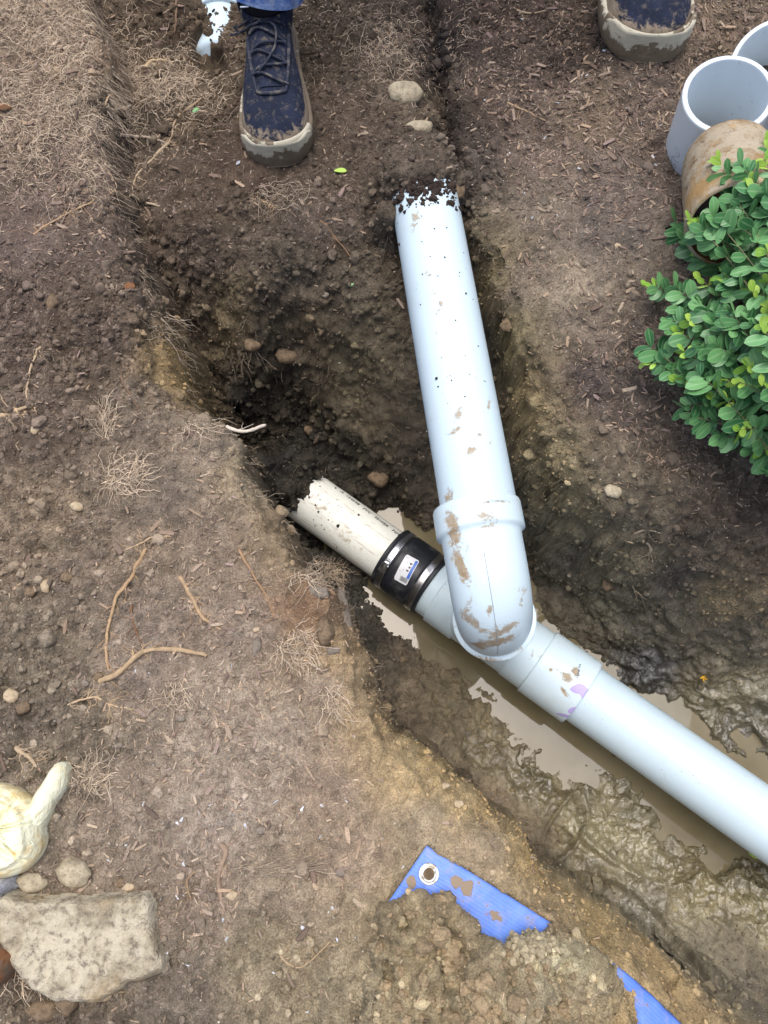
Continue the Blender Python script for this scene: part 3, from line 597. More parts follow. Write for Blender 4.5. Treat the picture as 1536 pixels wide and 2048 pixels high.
# swept throat of the branch
th_path = []
for k in range(14):
    t_ = k/13; th_path.append(brc+bdir*(LB*.18+LB*.30*t_)-mdir*.045*(1-t_)**2)
thr = sweep(th_path, [.0545]*14, 72)
rib1 = box(surf(s_at(1060), ang_of(1085, 1300, s_at(1060), .057), .0605)[0], mdir, surf(s_at(1060), ang_of(1085, 1300, s_at(1060), .057), .06)[2], surf(s_at(1060), ang_of(1085, 1300, s_at(1060), .057), .06)[1], .012, .010, .004)
V, F_ = joinm(run, br, thr)
tee = obj('tee_fitting', V, F_, m_pvc2, pw, attrs={'mud': blobs(V, [(960,1318,60,8,.2,.7),(1020,1300,30,6,-.3,.5),(1060,1310,8,14,.5,.5),(1080,1312,9,9,0,.4),(905,1250,8,20,.2,.4)]), 'purple': np.zeros(len(V))})
tee['label'] = 'white tee lying in the water under the elbow'
lathe_part('adapter_coupling', [(s_ad0, .052), (s_ad0, .0625), (s_ad0+.002, .0632), (s_ad1-.001, .0632), (s_ad1, .0622), (s_ad1, .052)], m_pvc2,
   mud=[(1133,1351,11,8,.4,1),(1150,1341,8,9,0,1),(1101,1337,5,4,0,.9),(1127,1382,13,4,.95,.9),(1120,1342,10,3,.7,.8),(1150,1412,9,4,.7,.4)],
   purple=[(1157,1378,17,8,-.1,1),(1168,1388,9,18,-.3,1),(1131,1437,20,4,.1,1),(1146,1428,10,6,-.6,1),(1158,1376,9,8,0,1)])['label'] = 'short wide coupling with purple primer smears'
end = pB+mdir*.75
lathe_part('outlet_pipe', [(s_ad1-.02, .0550), (LAB+.62, .0550), (LAB+.62, .050)], m_pvc, mud=[(1210,1400,30,3,.6,.25)])
put_text('printed_lettering', 'Uponal  P-4', .0055, 1147, 1335, s_at(1135), .0632, (.42, -.91), m_inkl, pw, bold=.0001)
# elbow and the long pipe
e_top = PD(955, 1000, 1.085); l_far = PD(848, 395, 1.245)      # axis points of the long pipe
ldir = e_top-l_far; ldir /= np.linalg.norm(ldir)
E1 = PD(967, 1098, 1.073); 
# arc from E1 (direction ldir) to the ring (direction -bdir)
d1 = ldir; d2 = -bdir
def bez(p0, p1, p2, p3, n):
    t_ = np.linspace(0, 1, n)[:, None]; return (1-t_)**3*p0+3*(1-t_)**2*t_*p1+3*(1-t_)*t_*t_*p2+t_**3*p3
ringt = ringc-d2*.012
k_ = np.linalg.norm(ringt-E1)*.50
arc = bez(E1, E1+d1*k_, ringt-d2*k_, ringt, 44)
pre = [E1-d1*.062, E1-d1*.0619, E1-d1*.058, E1-d1*.04, E1-d1*.022, E1-d1*.0195, E1-d1*.014, E1-d1*.005]
prr = [.0550, .0612, .0625, .0626, .0624, .0580, .0562, .0560]
path = np.concatenate([pre, arc, [ringt+d2*.02]]); rad = np.concatenate([prr, np.full(44, .0560), [.0560]])
# more rings for paint detail
pt, pr_ = [], []
for i in range(len(path)-1):
    n = max(1, int(np.linalg.norm(path[i+1]-path[i])/.003))
    for k in range(n): pt.append(path[i]+(path[i+1]-path[i])*k/n); pr_.append(rad[i]+(rad[i+1]-rad[i])*k/n)
pt.append(path[-1]); pr_.append(rad[-1])
# one smooth tangent everywhere
V, F_ = sweep(pt, np.array(pr_), 140, ref=(1, 0, 0), caps=False)
MUD_E = [(978,1040,24,22,0,.62),(905,1060,12,38,-.25,1),(915,1130,12,34,-.35,.95),(922,1095,14,12,0,.7),(935,1170,16,7,0,.5),(1045,1180,20,7,-.1,.7),(1050,1205,6,7,0,.8),(978,1228,6,12,.1,.9),(940,1245,26,9,.7,1),(930,1220,9,22,.3,.6),(985,1292,46,10,-.25,1.1),(1005,1268,34,9,-.5,1),(1024,1282,9,14,.4,1),(975,1262,24,7,-.3,.7),(955,1300,20,6,.3,.8),(990,1002,50,3,-.05,.7),(905,1085,14,5,-.3,.8)]
eo = obj('elbow', V, F_, m_pvc2, pw, attrs={'mud': blobs(V, MUD_E), 'purple': np.zeros(len(V))}); eo['label'] = 'white elbow smeared with tan mud'
# mould seam on the elbow's back
sp_ = []
for k in range(10, len(pt)-12, 1):
    c_ = np.array(pt[k]); vd = C0-c_; tg = np.array(pt[k+1])-np.array(pt[k-1]); tg /= np.linalg.norm(tg); vd -= tg*(vd@tg); vd /= np.linalg.norm(vd); sp_.append(c_+vd*(pr_[k]+.0001))
m_seam, _, _ = newmat('mould_seam', (.33, .38, .42), .5); obj('mould_seam', *sweep(sp_[12:], .0005, 6), m_seam, eo)
lp = lathe_part('long_pipe', [(-.018, .0535), (np.linalg.norm(e_top-l_far)+.02, .0535)], m_pvc, o=l_far, ax_=ldir, ns=150, step=.003,
   mud=[(826,440,10,26,.1,.6),(880,610,6,16,.1,.6),(915,830,8,22,.4,.6),(908,862,28,5,-.55,.62),(945,900,16,12,0,.6),(958,870,6,5,0,.9),(980,885,5,6,0,.8),(893,995,9,18,0,.8),(983,800,6,24,.1,.5),(852,545,5,10,0,.6),(860,550,4,4,0,.9)])
seam = [surf(s_, ang_of(905, 760, .25, .0535, l_far, ldir)+.02*math.sin(s_*20), .05355, l_far, ldir)[0] for s_ in np.linspace(.13, .40, 60)]
obj('mould_seam', *sweep(seam, .00035, 5), m_inkl, lp)
lp['label'] = 'long white pipe sloping down from the soil into the elbow'

# soil specks lying on pipes (crumbs)
def ico(sub_=1):
    bm = bmesh.new(); bmesh.ops.create_icosphere(bm, subdivisions=sub_, radius=1); V = np.array([v.co[:] for v in bm.verts]); F_ = np.array([[v.index for v in f.verts] for f in bm.faces]); bm.free(); return V, F_
ICO1, ICO2, ICO3, ICO4 = ico(1), ico(2), ico(3), ico(4)
def rotm(n):
    q = RNG.normal(size=(n, 4)); q /= np.linalg.norm(q, axis=1)[:, None]; w, x, y, z = q.T
    return np.stack([np.stack([1-2*(y*y+z*z), 2*(x*y-z*w), 2*(x*z+y*w)], 1), np.stack([2*(x*y+z*w), 1-2*(x*x+z*z), 2*(y*z-x*w)], 1), np.stack([2*(x*z-y*w), 2*(y*z+x*w), 1-2*(x*x+y*y)], 1)], 1)
def scatter(name, tmpl, pos, scl, cols, mat, R=None, jitter=.25, variants=8, parent=None):
    TV, TF = tmpl; n = len(pos); nv = len(TV)
    if R is None: R = rotm(n)
    sh = 1+jitter*RNG.normal(size=(variants, nv, 1)); vi = RNG.integers(0, variants, n)
    loc = TV[None]*sh[vi]*scl[:, None, :]
    Vv = np.einsum('nij,nkj->nki', R, loc)+pos[:, None, :]
    Ff = (TF[None]+(np.arange(n)*nv)[:, None, None]).reshape(-1, TF.shape[1])
    cc = np.repeat(cols, nv, axis=0)
    return obj(name, Vv.reshape(-1, 3), Ff, mat, parent, smooth=False, cols=cc)
m_bits, t, b = newmat('organic_bits', rough=.85, spec=.25)
c = attr(t, 'Col', True); vm = t.nodes.new('ShaderNodeVectorMath'); vm.operation = 'SCALE'; t.links.new(c, vm.inputs[0])
t.links.new(math_(t, 'MULTIPLY_ADD', noise(t, 500, 3), 1.2, .4), vm.inputs['Scale']); t.links.new(vm.outputs[0], b.inputs['Base Color'])
bump(t, b, noise(t, 700, 3), .5, .001)
def clod_variants(base, nv, a1=.34, a2=.16, a3=.06):
    V, F_ = base; out = []
    for k in range(nv):
        o = RNG.uniform(0, 90); f, s = worley(V*1.1+o, 1.0); out.append(V*(1+a1*fbm(V, 1.0, 2, off=o)+a2*fbm(V, 2.6, 2, off=o+9)+a3*fbm(V, 6, 2, off=o+5)-.18*f)[:, None])
    return np.array(out), F_
def scatter_v(name, var, pos, scl, cols, mat, parent=None):
    VV, TF = var; n = len(pos); nv = VV.shape[1]; vi = RNG.integers(0, len(VV), n)
    Vv = np.einsum('nij,nkj->nki', rotm(n), VV[vi]*scl[:, None, :])+pos[:, None, :]
    return obj(name, Vv.reshape(-1, 3), (TF[None]+(np.arange(n)*nv)[:, None, None]).reshape(-1, TF.shape[1]), mat, parent, smooth=False, cols=np.repeat(cols, nv, axis=0))
CV2 = clod_variants(ICO2, 24); CV3 = clod_variants(ICO3, 24)
# crumbs of dark soil lying on the two buried pipe ends and the couplings
def on_pipe(o, ax_, smin, smax, r, n, bias, name, parent, spread=.7, smean=.0013):
    a_, u, v = frame(ax_); s = smin+(smax-smin)*RNG.random(n)**bias; an = RNG.normal(size=n)*spread; th_ = an
    p_ = np.array(o)+a_*s[:, None]+(np.cos(th_)[:, None]*u+np.sin(th_)[:, None]*v)*(r+.0004)
    sz = np.minimum(np.exp(RNG.normal(math.log(smean), .5, n)), .009); q = scatter_v(name, CV2, p_, sz[:, None]*RNG.uniform(.6, 1.2, (n, 3)), np.array([lin((58,48,42))])*RNG.uniform(.6, 1.5, (n, 1)), m_bits, parent)
    q['kind'] = 'stuff'; return q
on_pipe(l_far, ldir, .0, .06, .0535, 330, 1.7, 'soil_specks', lp, .55, .0020)
on_pipe(l_far, ldir, .0, .035, .0535, 90, 1.3, 'soil_clumps', lp, .6, .0042)
on_pipe(l_far, ldir, .05, .40, .0535, 45, 1.0, 'soil_specks', lp, .6, .0009)
on_pipe(pA+mdir*s0, mdir, .02, .07, r1, 200, 1.5, 'soil_specks', old, .7, .0019)
on_pipe(pA+mdir*s0, mdir, .02, .05, r1, 50, 1.3, 'soil_clumps', old, .8, .0042)
on_pipe(pA+mdir*s0, mdir, .03, .18, r1, 60, 1.0, 'soil_specks', old, .6, .0011)

# ------------------------------------------------------------------ scattered ground litter (uncountable)
ALBV = ALB; IDX_ALL = np.arange(NX*NY)
vis_mask = (X > -.78) & (X < .82) & (Y > -.5) & (Y < 1.33)
edge_ok = vis_mask & (vis < .3) & (bp < -.004)
def hot(px, py, rx, ry): 
    c = P(px, py, -.03); k = 1.15/FPX; return np.exp(-(((X-c[0])/(rx*k))**2+((Y-c[1])/(ry*k))**2))
AREA = np.clip(1/np.clip(N[:, 2], .12, 1), 1, 6)
def pick(n, w):
    w = w*AREA
    w = np.where(edge_ok, w, 0); c = np.cumsum(w); return np.searchsorted(c, RNG.random(n)*c[-1])
gyf, gxf = np.gradient(ZF, STEP)
NF = N
def tangent_R(n_, yaw, tilt=.2):
    """columns: length axis, width axis, normal"""
    m = len(n_); nn = n_+tilt*RNG.normal(size=(m, 3)); nn /= np.linalg.norm(nn, axis=1)[:, None]
    d = np.stack([np.cos(yaw), np.sin(yaw), np.zeros(m)], 1); d -= nn*np.sum(d*nn, 1)[:, None]; d /= np.linalg.norm(d, axis=1)[:, None]
    return np.stack([d, np.cross(nn, d), nn], 2)
wet_w = np.clip(1-WET*1.3, 0, 1); damp_w = np.clip(1.05-WET, 0, 1)
i = pick(70000, (CLOD**1.5+.12)*damp_w*(1-.6*wallm*(X < .12))); s = np.exp(RNG.normal(math.log(.0014), .42, len(i))); s = np.minimum(s, .0042)
scl = s[:, None]*RNG.uniform(.7, 1.2, (len(i), 3)); col = ALBV[i]*RNG.uniform(.68, 1.3, (len(i), 1))
col = .6*col+.4*COLR[i]*1.25
tag(scatter('soil_crumbs', ICO1, V3[i]+NF[i]*s[:, None]*.15, scl, col, m_bits, jitter=.2), kind='stuff')
i = pick(5200, (CLOD**2.2+.01)*damp_w); s = np.minimum(np.exp(RNG.normal(math.log(.0040), .40, len(i))), .011)
scl = s[:, None]*RNG.uniform(.65, 1.2, (len(i), 3)); col = ALBV[i]*RNG.uniform(.75, 1.3, (len(i), 1))
tag(scatter_v('soil_clods', CV2, V3[i]+NF[i]*s[:, None]*.1, scl, col, m_bits), kind='stuff')
# wood chips: flat splinters
def chip_t():
    V = []; 
    for x, w in ((-1, .62), (-.82, .95), (.1, 1.0), (.8, .85), (1, .5)):
        for y, z in ((-w, -1), (w, -1), (w, 1), (-w, 1)): V.append((x, y, z))
    V = np.array(V, float); F_ = grid_faces(5, 4).tolist()+[[3, 2, 1, 0], [16, 17, 18, 19]]; return V, np.array(F_)
CHIP = chip_t()
PAL = np.array([lin(c_) for c_ in [(158,140,124),(182,164,142),(134,114,102),(112,92,82),(170,146,122),(92,76,68),(176,154,130),(146,126,118),(128,110,96)]])*.98
def chips(n, w, lmin, lmax, asp, thick, name, mat=m_bits, bright=1.0):
    i = pick(n, w); L_ = lmin+(lmax-lmin)*RNG.random(len(i))**2.4; wd = L_*RNG.uniform(asp[0], asp[1], len(i)); th_ = wd*RNG.uniform(*thick, len(i))
    scl = np.stack([L_/2, wd/2, th_/2], 1); col = PAL[RNG.integers(0, len(PAL), len(i))]*RNG.uniform(.7, 1.3, (len(i), 1))*bright
    col = .75*col+.25*ALBV[i]
    R = tangent_R(NF[i], RNG.random(len(i))*2*math.pi, .22)
    return tag(scatter(name, CHIP, V3[i]+NF[i]*(th_*.5+.0006)[:, None], scl, col, mat, R=R, jitter=.10, variants=30), kind='stuff')
wm = (MULCH**1.8+.02)*wet_w*(N[:, 2] > .6)
chips(3600, wm, .004, .022, (.12, .32), (.25, .6), 'mulch')
chips(30000, wm+.05*wet_w, .0025, .010, (.10, .28), (.4, .8), 'mulch_splinters', bright=1.05)
# tiny pale grit
i = pick(5200, wet_w*(.35+MULCH)); s = RNG.uniform(.0005, .0014, len(i))
col = np.array([lin((190,180,165))])*RNG.uniform(.5, 1.25, (len(i), 1))
tag(scatter('grit', ICO1, V3[i]+NF[i]*s[:, None]*.4, s[:, None]*RNG.uniform(.6, 1.3, (len(i), 3)), col, m_bits), kind='stuff')
w_ = wet_w*(.2+MULCH)*(hot(1120, 260, 150, 200)+hot(400, 1750, 330, 200)+.5*hot(250, 1450, 200, 150))
i = pick(110, w_); s = RNG.uniform(.0009, .0028, len(i))
tag(scatter('plastic_shavings', CHIP, V3[i]+NF[i]*.0012, np.stack([s, s*RNG.uniform(.2, .6, len(i)), s*.12], 1), np.array([[.72, .75, .78]])*RNG.uniform(.7, 1, (len(i), 1)), m_bits, R=tangent_R(NF[i], RNG.random(len(i))*6.28, .5), jitter=.3, variants=30), kind='stuff')
# glints of wet grit in the trench
i = pick(2600, np.clip(WET*1.2, 0, 1)); s = RNG.uniform(.0007, .0022, len(i)); m_wetb, t, b = newmat('wet_grit', rough=.18, spec=.7); t.links.new(attr(t, 'Col', True), b.inputs['Base Color'])
tag(scatter('wet_grit_specks', ICO1, V3[i], s[:, None]*RNG.uniform(.6, 1.3, (len(i), 3)), ALBV[i]*RNG.uniform(.5, 1.3, (len(i), 1)), m_wetb), kind='stuff')

# fine rootlets lying everywhere: thin wiggly three-sided tubes
def rootlets(start, yaw, Lr, rad, col, name, K=8, wig=.5, lift=.0, parent=None, droop=None, curl=0, mat=None):
    n = len(start); P_ = np.zeros((n, K, 3)); P_[:, 0] = start; st = Lr/(K-1); an = yaw.copy(); cu = RNG.normal(size=n)*curl
    el = lift*RNG.normal(size=n) if np.isscalar(lift) else lift
    z_off = np.zeros(n)
    for k in range(1, K):
        an = an+wig*RNG.normal(size=n)+cu; xy = P_[:, k-1, :2]+np.stack([np.cos(an), np.sin(an)], 1)*st[:, None]
        z_off = z_off+np.abs(el)*st*(1-2*k/K*.9); gzz = gz(xy[:, 0], xy[:, 1]); zk = gzz+np.maximum(z_off, 0)+rad
        # do not follow sheer drops: let them hang
        zk = np.maximum(zk, P_[:, k-1, 2]-st*1.3); zk = np.minimum(zk, np.maximum(P_[:, k-1, 2]+st*1.0, gzz))
        P_[:, k, :2] = xy; P_[:, k, 2] = zk
    T = np.gradient(P_, axis=1); T /= np.linalg.norm(T, axis=2)[..., None]+1e-12
    u = np.cross(T, np.array([.13, .21, 1.0])); u /= np.linalg.norm(u, axis=2)[..., None]+1e-9; v = np.cross(T, u)
    tp = np.linspace(1, .45, K)[None, :, None]; r = rad[:, None, None]*tp; V = []
    for q in range(3):
        a_ = q*2.0944; V.append(P_+r*(math.cos(a_)*u+math.sin(a_)*v))
    V = np.stack(V, 2).reshape(-1, 3); base = (np.arange(n)*K*3)[:, None, None]
    k_ = np.arange(K-1)[:, None]*3; q = np.arange(3)[None]; q2 = (q+1) % 3
    f = np.stack([k_+q, k_+q2, k_+3+q2, k_+3+q], 2).reshape(1, -1, 4); F_ = (f+base).reshape(-1, 4)
    return V, F_, np.repeat(col, K*3, axis=0), P_
RC = np.array(lin((202,184,160)))
def make_rootlets(name, n, w, l0, l1, r0, r1, wig=.45, lift=.15, bright=1, yaw=None, yj=.8, **kw):
    i = pick(n, w); L_ = l0+(l1-l0)*RNG.random(len(i))**1.5; rd = RNG.uniform(r0, r1, len(i))
    ya = RNG.random(len(i))*2*math.pi if yaw is None else yaw+yj*RNG.normal(size=len(i))
    col = RC*bright*RNG.uniform(.45, 1.25, (len(i), 1)); st = V3[i]+NF[i]*rd[:, None]
    V, F_, cc, _ = rootlets(st, ya, L_, rd, col, name, wig=wig, lift=lift, **kw)
    return tag(obj(name, V, F_, m_bits, cols=cc), kind='stuff')
h_l = hot(110, 60, 130, 90)+hot(190, 200, 45, 110)+.7*hot(200, 350, 45, 90)+.5*hot(70, 260, 100, 140)+.5*hot(330, 120, 110, 100)+.4*hot(800, 80, 120, 90)
dryf = wet_w*(.12+.5*MULCH)
make_rootlets('fine_rootlets', 8200, dryf, .006, .026, .00018, .00042, bright=.85)
make_rootlets('matted_rootlets', 5600, (h_l*wet_w+1e-6)*np.clip(N[:, 2], 0, 1)**4, .010, .040, .00025, .0006, wig=.35, lift=.5, bright=1.25, yaw=-.5, yj=1.5)
# fringe of rootlets hanging over the rim of the left bank
rimf = np.exp(-((SD-.006)/.010)**2)*(X < .0)*(Y > -.05)*(1-vis)
make_rootlets('bank_edge_rootlets', 520, rimf*np.clip(fbm(Q, 9, 2, off=3)+.35, 0, 1)**2, .008, .034, .00025, .0006, wig=.5, lift=.6, bright=1.1, yaw=-.1, yj=1.9)
rimr = np.exp(-((SD-.004)/.012)**2)*(X > .1)*(Y > .2)
make_rootlets('cut_face_rootlets', 350, rimr+.25*(wallm*(Z0 < -.06)), .008, .026, .0002, .0005, wig=.4, lift=.4, bright=.9)

# ------------------------------------------------------------------ individual roots
m_root, t, b = newmat('root_bark', rough=.75, spec=.3)
tc = t.nodes.new('ShaderNodeTexCoord'); n_ = noise(t, 140, 4, .7)
oi = t.nodes.new('ShaderNodeAttribute'); oi.attribute_name = 'Col'
vm = t.nodes.new('ShaderNodeVectorMath'); vm.operation = 'SCALE'; t.links.new(oi.outputs['Color'], vm.inputs[0]); t.links.new(math_(t, 'MULTIPLY_ADD', n_, 1.3, .35), vm.inputs['Scale'])
t.links.new(vm.outputs[0], b.inputs['Base Color']); bump(t, b, noise(t, 260, 4), .7, .0015)
def smooth_path(pts, n):
    pts = np.asarray(pts, float); m = len(pts); tt = np.linspace(0, m-1, n); out = []
    for t_ in tt:
        k = min(int(t_), m-2); f = t_-k; p0 = pts[max(k-1, 0)]; p1 = pts[k]; p2 = pts[k+1]; p3 = pts[min(k+2, m-1)]
        out.append(.5*((2*p1)+(-p0+p2)*f+(2*p0-5*p1+4*p2-p3)*f*f+(-p0+3*p1-3*p2+p3)*f**3))
    return np.array(out)
def root(pxs, r, label, col=(192,174,150), branches=4, group=None, lift=.0, name='dead_root', blen=.03, free=False, taper=.55):
    pts = []
    for k, q in enumerate(pxs):
        if len(q) == 3: pts.append(P(q[0], q[1], q[2]))
        else: p, n_ = G(*q); pts.append(p+np.array([0, 0, r*.35+lift]))
    n = max(14, int(sum(np.linalg.norm(np.array(a_)-b_) for a_, b_ in zip(pts[:-1], pts[1:]))/.0035)); path = smooth_path(pts, n)
    if not free: path[:, 2] = np.maximum(path[:, 2], gz(path[:, 0], path[:, 1])-r*.15)
    path += np.stack([fbm(path, 60, 2, off=r*999), fbm(path, 60, 2, off=5+r*999), .5*fbm(path, 50, 2, off=9)], 1)*.0016
    rad = r*np.linspace(1, taper, n)*(1+.30*perlin(path*150)+.18*perlin(path*380)); rad[0] *= .6; rad[-1] *= .5
    ms = [sweep(path, rad, 8)]
    for _ in range(int(branches*1.7)+1):
        k = random.randint(1, n-3); tdir_ = path[k+1]-path[k-1]; an = math.atan2(tdir_[1], tdir_[0])+random.choice((-1, 1))*random.uniform(.4, 1.3)
        L_ = blen*random.uniform(.4, 1.2); K = 9; q = [path[k]]
        for j in range(K-1):
            an += random.gauss(0, .35); nx = q[-1]+np.array([math.cos(an), math.sin(an), 0])*L_/K
            nx[2] = max(float(gz(nx[0], nx[1]))+.0006, q[-1][2]-.003); q.append(nx)
        rb = max(.00055, r*.30); ms.append(sweep(q, np.linspace(rb, rb*.4, K), 5))
        if random.random() < .6:
            k2 = random.randint(2, K-3); an2 = an+random.choice((-1, 1))*.9; q2 = [q[k2]]
            for j in range(5): an2 += random.gauss(0, .3); nx = q2[-1]+np.array([math.cos(an2), math.sin(an2), 0])*L_/11; nx[2] = max(float(gz(nx[0], nx[1]))+.0005, q2[-1][2]-.002); q2.append(nx)
            ms.append(sweep(q2, np.linspace(rb*.6, rb*.3, 6), 4))
    V, F_ = joinm(*ms); o = obj(name, V, F_, m_root, cols=np.tile(lin(col), (len(V), 1)), loc=tuple(pts[0]))
    return tag(o, label, 'root', group)
GR_ = 'broken roots on the bank'
root([(213,213),(222,222),(245,219),(262,213)], .0042, 'thick whitish broken root stub at the top left trench edge', (196,180,156), 2, GR_)
root([(222,190),(214,200),(214,212),(232,224)], .0022, 'thin hooked root above the whitish root stub', (176,154,124), 2, GR_)
root([(240,272),(268,274),(300,277),(332,287)], .0030, 'pale root crossing the terrace left of the navy shoe', (170,154,136), 4, GR_)
root([(402,198),(372,222),(350,243),(345,268),(338,287)], .0026, 'kinked root running down from beside the shoe to the pale crossing root', (160,138,112), 9, GR_)
root([(338,287),(318,305),(300,325),(280,345),(266,372)], .0032, 'knobbly root slanting down to the terrace edge below the crossing root', (176,156,128), 6, GR_)
root([(260,390),(285,402),(320,414)], .0030, 'short pale root ending at a cut tip on the terrace edge', (182,164,138), 3, GR_)
root([(292,138),(305,122),(345,124),(388,130)], .0030, 'pale root with frayed fibres below the exposed white plastic patch', (188,164,128), 6, GR_)
root([(353,0),(352,40),(350,68)], .0026, 'straight thin root above the exposed white plastic patch', (120,98,78), 3, GR_)
root([(66,470),(120,435),(180,408),(232,385)], .0016, 'long branching rootlet lying across the upper left bank', (178,150,118), 14, GR_, blen=.05)
root([(82,693),(66,725),(56,765),(53,806)], .0021, 'upright thin white root with side shoots near the left edge', (184,164,134), 7, GR_)
root([(-20,842),(20,830),(45,818),(68,808)], .0042, 'frayed pale root coming in from the left edge', (184,162,132), 8, GR_)
root([(452,852,-.004),(470,861,.0),(500,861,.004),(533,849,.012)], .0026, 'white root poking out over the deep hole', (214,202,184), 0, GR_, free=True, taper=.9)
root([(292,1098),(268,1148),(236,1192),(219,1240),(213,1300),(216,1342)], .0030, 'long curved tan root, left arm of the root ring on the bank', (174,146,112), 5, GR_)
root([(359,1152),(384,1196),(408,1236),(441,1259)], .0033, 'straight tan root, right arm of the root ring on the bank', (176,150,118), 8, GR_)
root([(198,1364),(240,1345),(268,1318),(292,1302),(350,1300),(402,1308),(414,1314)], .0038, 'thickest bent root closing the bottom of the root ring', (176,152,120), 7, GR_, taper=.7)
root([(478,1098),(502,1142),(530,1190),(551,1236)], .0020, 'thin brown root slanting beside the fibrous clump on the bank edge', (160,130,100), 7, GR_)
root([(344,1072),(312,1074),(284,1086),(236,1108)], .0018, 'forked thin root above the root ring', (186,162,130), 9, GR_)
root([(262,1208),(268,1250),(285,1296)], .0014, 'dark hair thin root inside the root ring', (128,96,70), 3, GR_)
root([(440,1688),(452,1702),(442,1735),(438,1768),(448,1822)], .0040, 'crooked knotty stick standing alone above the limestone block', (150,130,110), 3, GR_, taper=.6)
root([(135,1408),(190,1395),(220,1410),(268,1418)], .0016, 'spidery pale root below the bent root', (190,166,134), 14, GR_, blen=.045)
root([(30,1495),(55,1512),(76,1534)], .0034, 'pale frayed root just above the rubber glove', (176,156,128), 8, GR_)
root([(240,752),(258,785),(278,822)], .0028, 'dark splinter like root on the crumbly left bank', (112,92,74), 1, GR_)
root([(1014,206),(1050,222),(1092,243)], .0020, 'thin root with side shoots on the mulch left of the plastic cups', (168,144,114), 6, GR_)
root([(1268,1068),(1290,1060),(1322,1066)], .0020, 'pale root lying on the wet right slope', (184,168,142), 2, GR_)
root([(1292,1084),(1302,1100),(1296,1122)], .0028, 'forked whitish root stub on the wet right slope', (176,162,140), 3, GR_)
root([(1264,1172),(1272,1188),(1284,1200)], .0018, 'small curved root above the waterline on the right slope', (160,146,122), 2, GR_)
root([(390,1740),(375,1760),(382,1800)], .0016, 'thin curved root between the stick and the limestone block', (150,128,102), 5, GR_)
root([(1033,20),(1062,27),(1102,20)], .0018, 'thin pale root on the mulch left of the far boot', (178,156,124), 2, GR_)
root([(640,440),(672,478),(712,526)], .0015, 'long thin brown root running down beside the long pipe', (132,106,80), 5, GR_)
root([(500,398),(530,405),(552,416)], .0015, 'short pale root just below the navy shoe toe', (186,160,124), 6, GR_)
root([(560,1910),(600,1935),(660,1885)], .0014, 'feathery rootlet on the bare soil near the bottom edge', (172,150,118), 10, GR_)
root([(170,1940),(196,1922),(215,1950),(232,1990)], .0018, 'wiry root below the limestone block', (182,158,124), 7, GR_)
# bundle of dead fir-like twigs
def clump(px, py, rx, ry, n, label, yaw=None, yj=.9, l0=.012, l1=.045, r0=.00035, r1=.0008, bright=1.15, lift=.7, wig=.4, name='root_clump', loc=None):
    ps = []
    for _ in range(n):
        a_ = random.uniform(0, 2*math.pi); rr_ = math.sqrt(random.random()); ps.append(G(px+rx*rr_*math.cos(a_), py+ry*rr_*math.sin(a_))[0])
    ps = np.array(ps); ya = RNG.random(n)*6.28 if yaw is None else yaw+yj*RNG.normal(size=n)
    V, F_, cc, _ = rootlets(ps, ya, RNG.uniform(l0, l1, n), RNG.uniform(r0, r1, n), RC*bright*RNG.uniform(.5, 1.3, (n, 1)), 'x', wig=wig, lift=lift)
    return tag(obj(name, V, F_, m_bits, cols=cc, loc=tuple(ps[0])), label, 'root clump', 'clumps of fibrous roots')
clump(245, 955, 45, 34, 200, 'round wiry tangle of pale roots on the left bank', yaw=.6, yj=1.2, l1=.04)
clump(215, 850, 14, 40, 70, 'narrow upright wisp of roots above the wiry tangle', yaw=1.6, yj=.5)
clump(640, 1145, 50, 26, 210, 'shaggy pale root mat overhanging the bank edge beside the rubber coupling', yaw=-.4, yj=1.0, l1=.05)
clump(590, 1290, 42, 42, 130, 'loose root tuft below the shaggy mat on the bank edge', yaw=-.9, yj=.7)
clump(180, 1555, 34, 30, 100, 'dense little root tangle right of the glove thumb', yaw=.6, yj=1.4)
clump(60, 1945, 60, 30, 120, 'root tangle at the foot of the limestone block near the left edge', yaw=.3, yj=1.0)
clump(215, 190, 20, 60, 90, 'dry root fringe at the top left trench edge', yaw=-.2, yj=.7)
clump(340, 150, 45, 40, 120, 'brown root tangle below the exposed white plastic patch', yaw=-1, yj=1.2)
clump(560, 390, 60, 30, 90, 'dark root tangle in front of the navy shoe', yaw=-1.2, yj=.9, bright=.75)
clump(540, 1738, 70, 10, 110, 'flat bundle of straight dry twigs right of the crooked stick', yaw=.12, yj=.16, l0=.02, l1=.06, wig=.08, lift=.3, bright=.8)
clump(330, 660, 18, 40, 60, 'pale root fringe at the corner above the deep hole', yaw=-.2, yj=2.2)
clump(395, 850, 30, 16, 100, 'matted pale roots on the bank lip left of the deep hole', yaw=-.2, yj=.9)
clump(660, 1400, 25, 30, 60, 'sparse root tuft on the tan bank edge', yaw=-.8, yj=.7)
clump(470, 690, 40, 20, 50, 'hanging roots at the back of the deep hole', yaw=-1.2, yj=.7, bright=.9)
clump(350, 1390, 30, 28, 45, 'thin scattered roots under the bent root', yaw=-1.5, yj=.9)

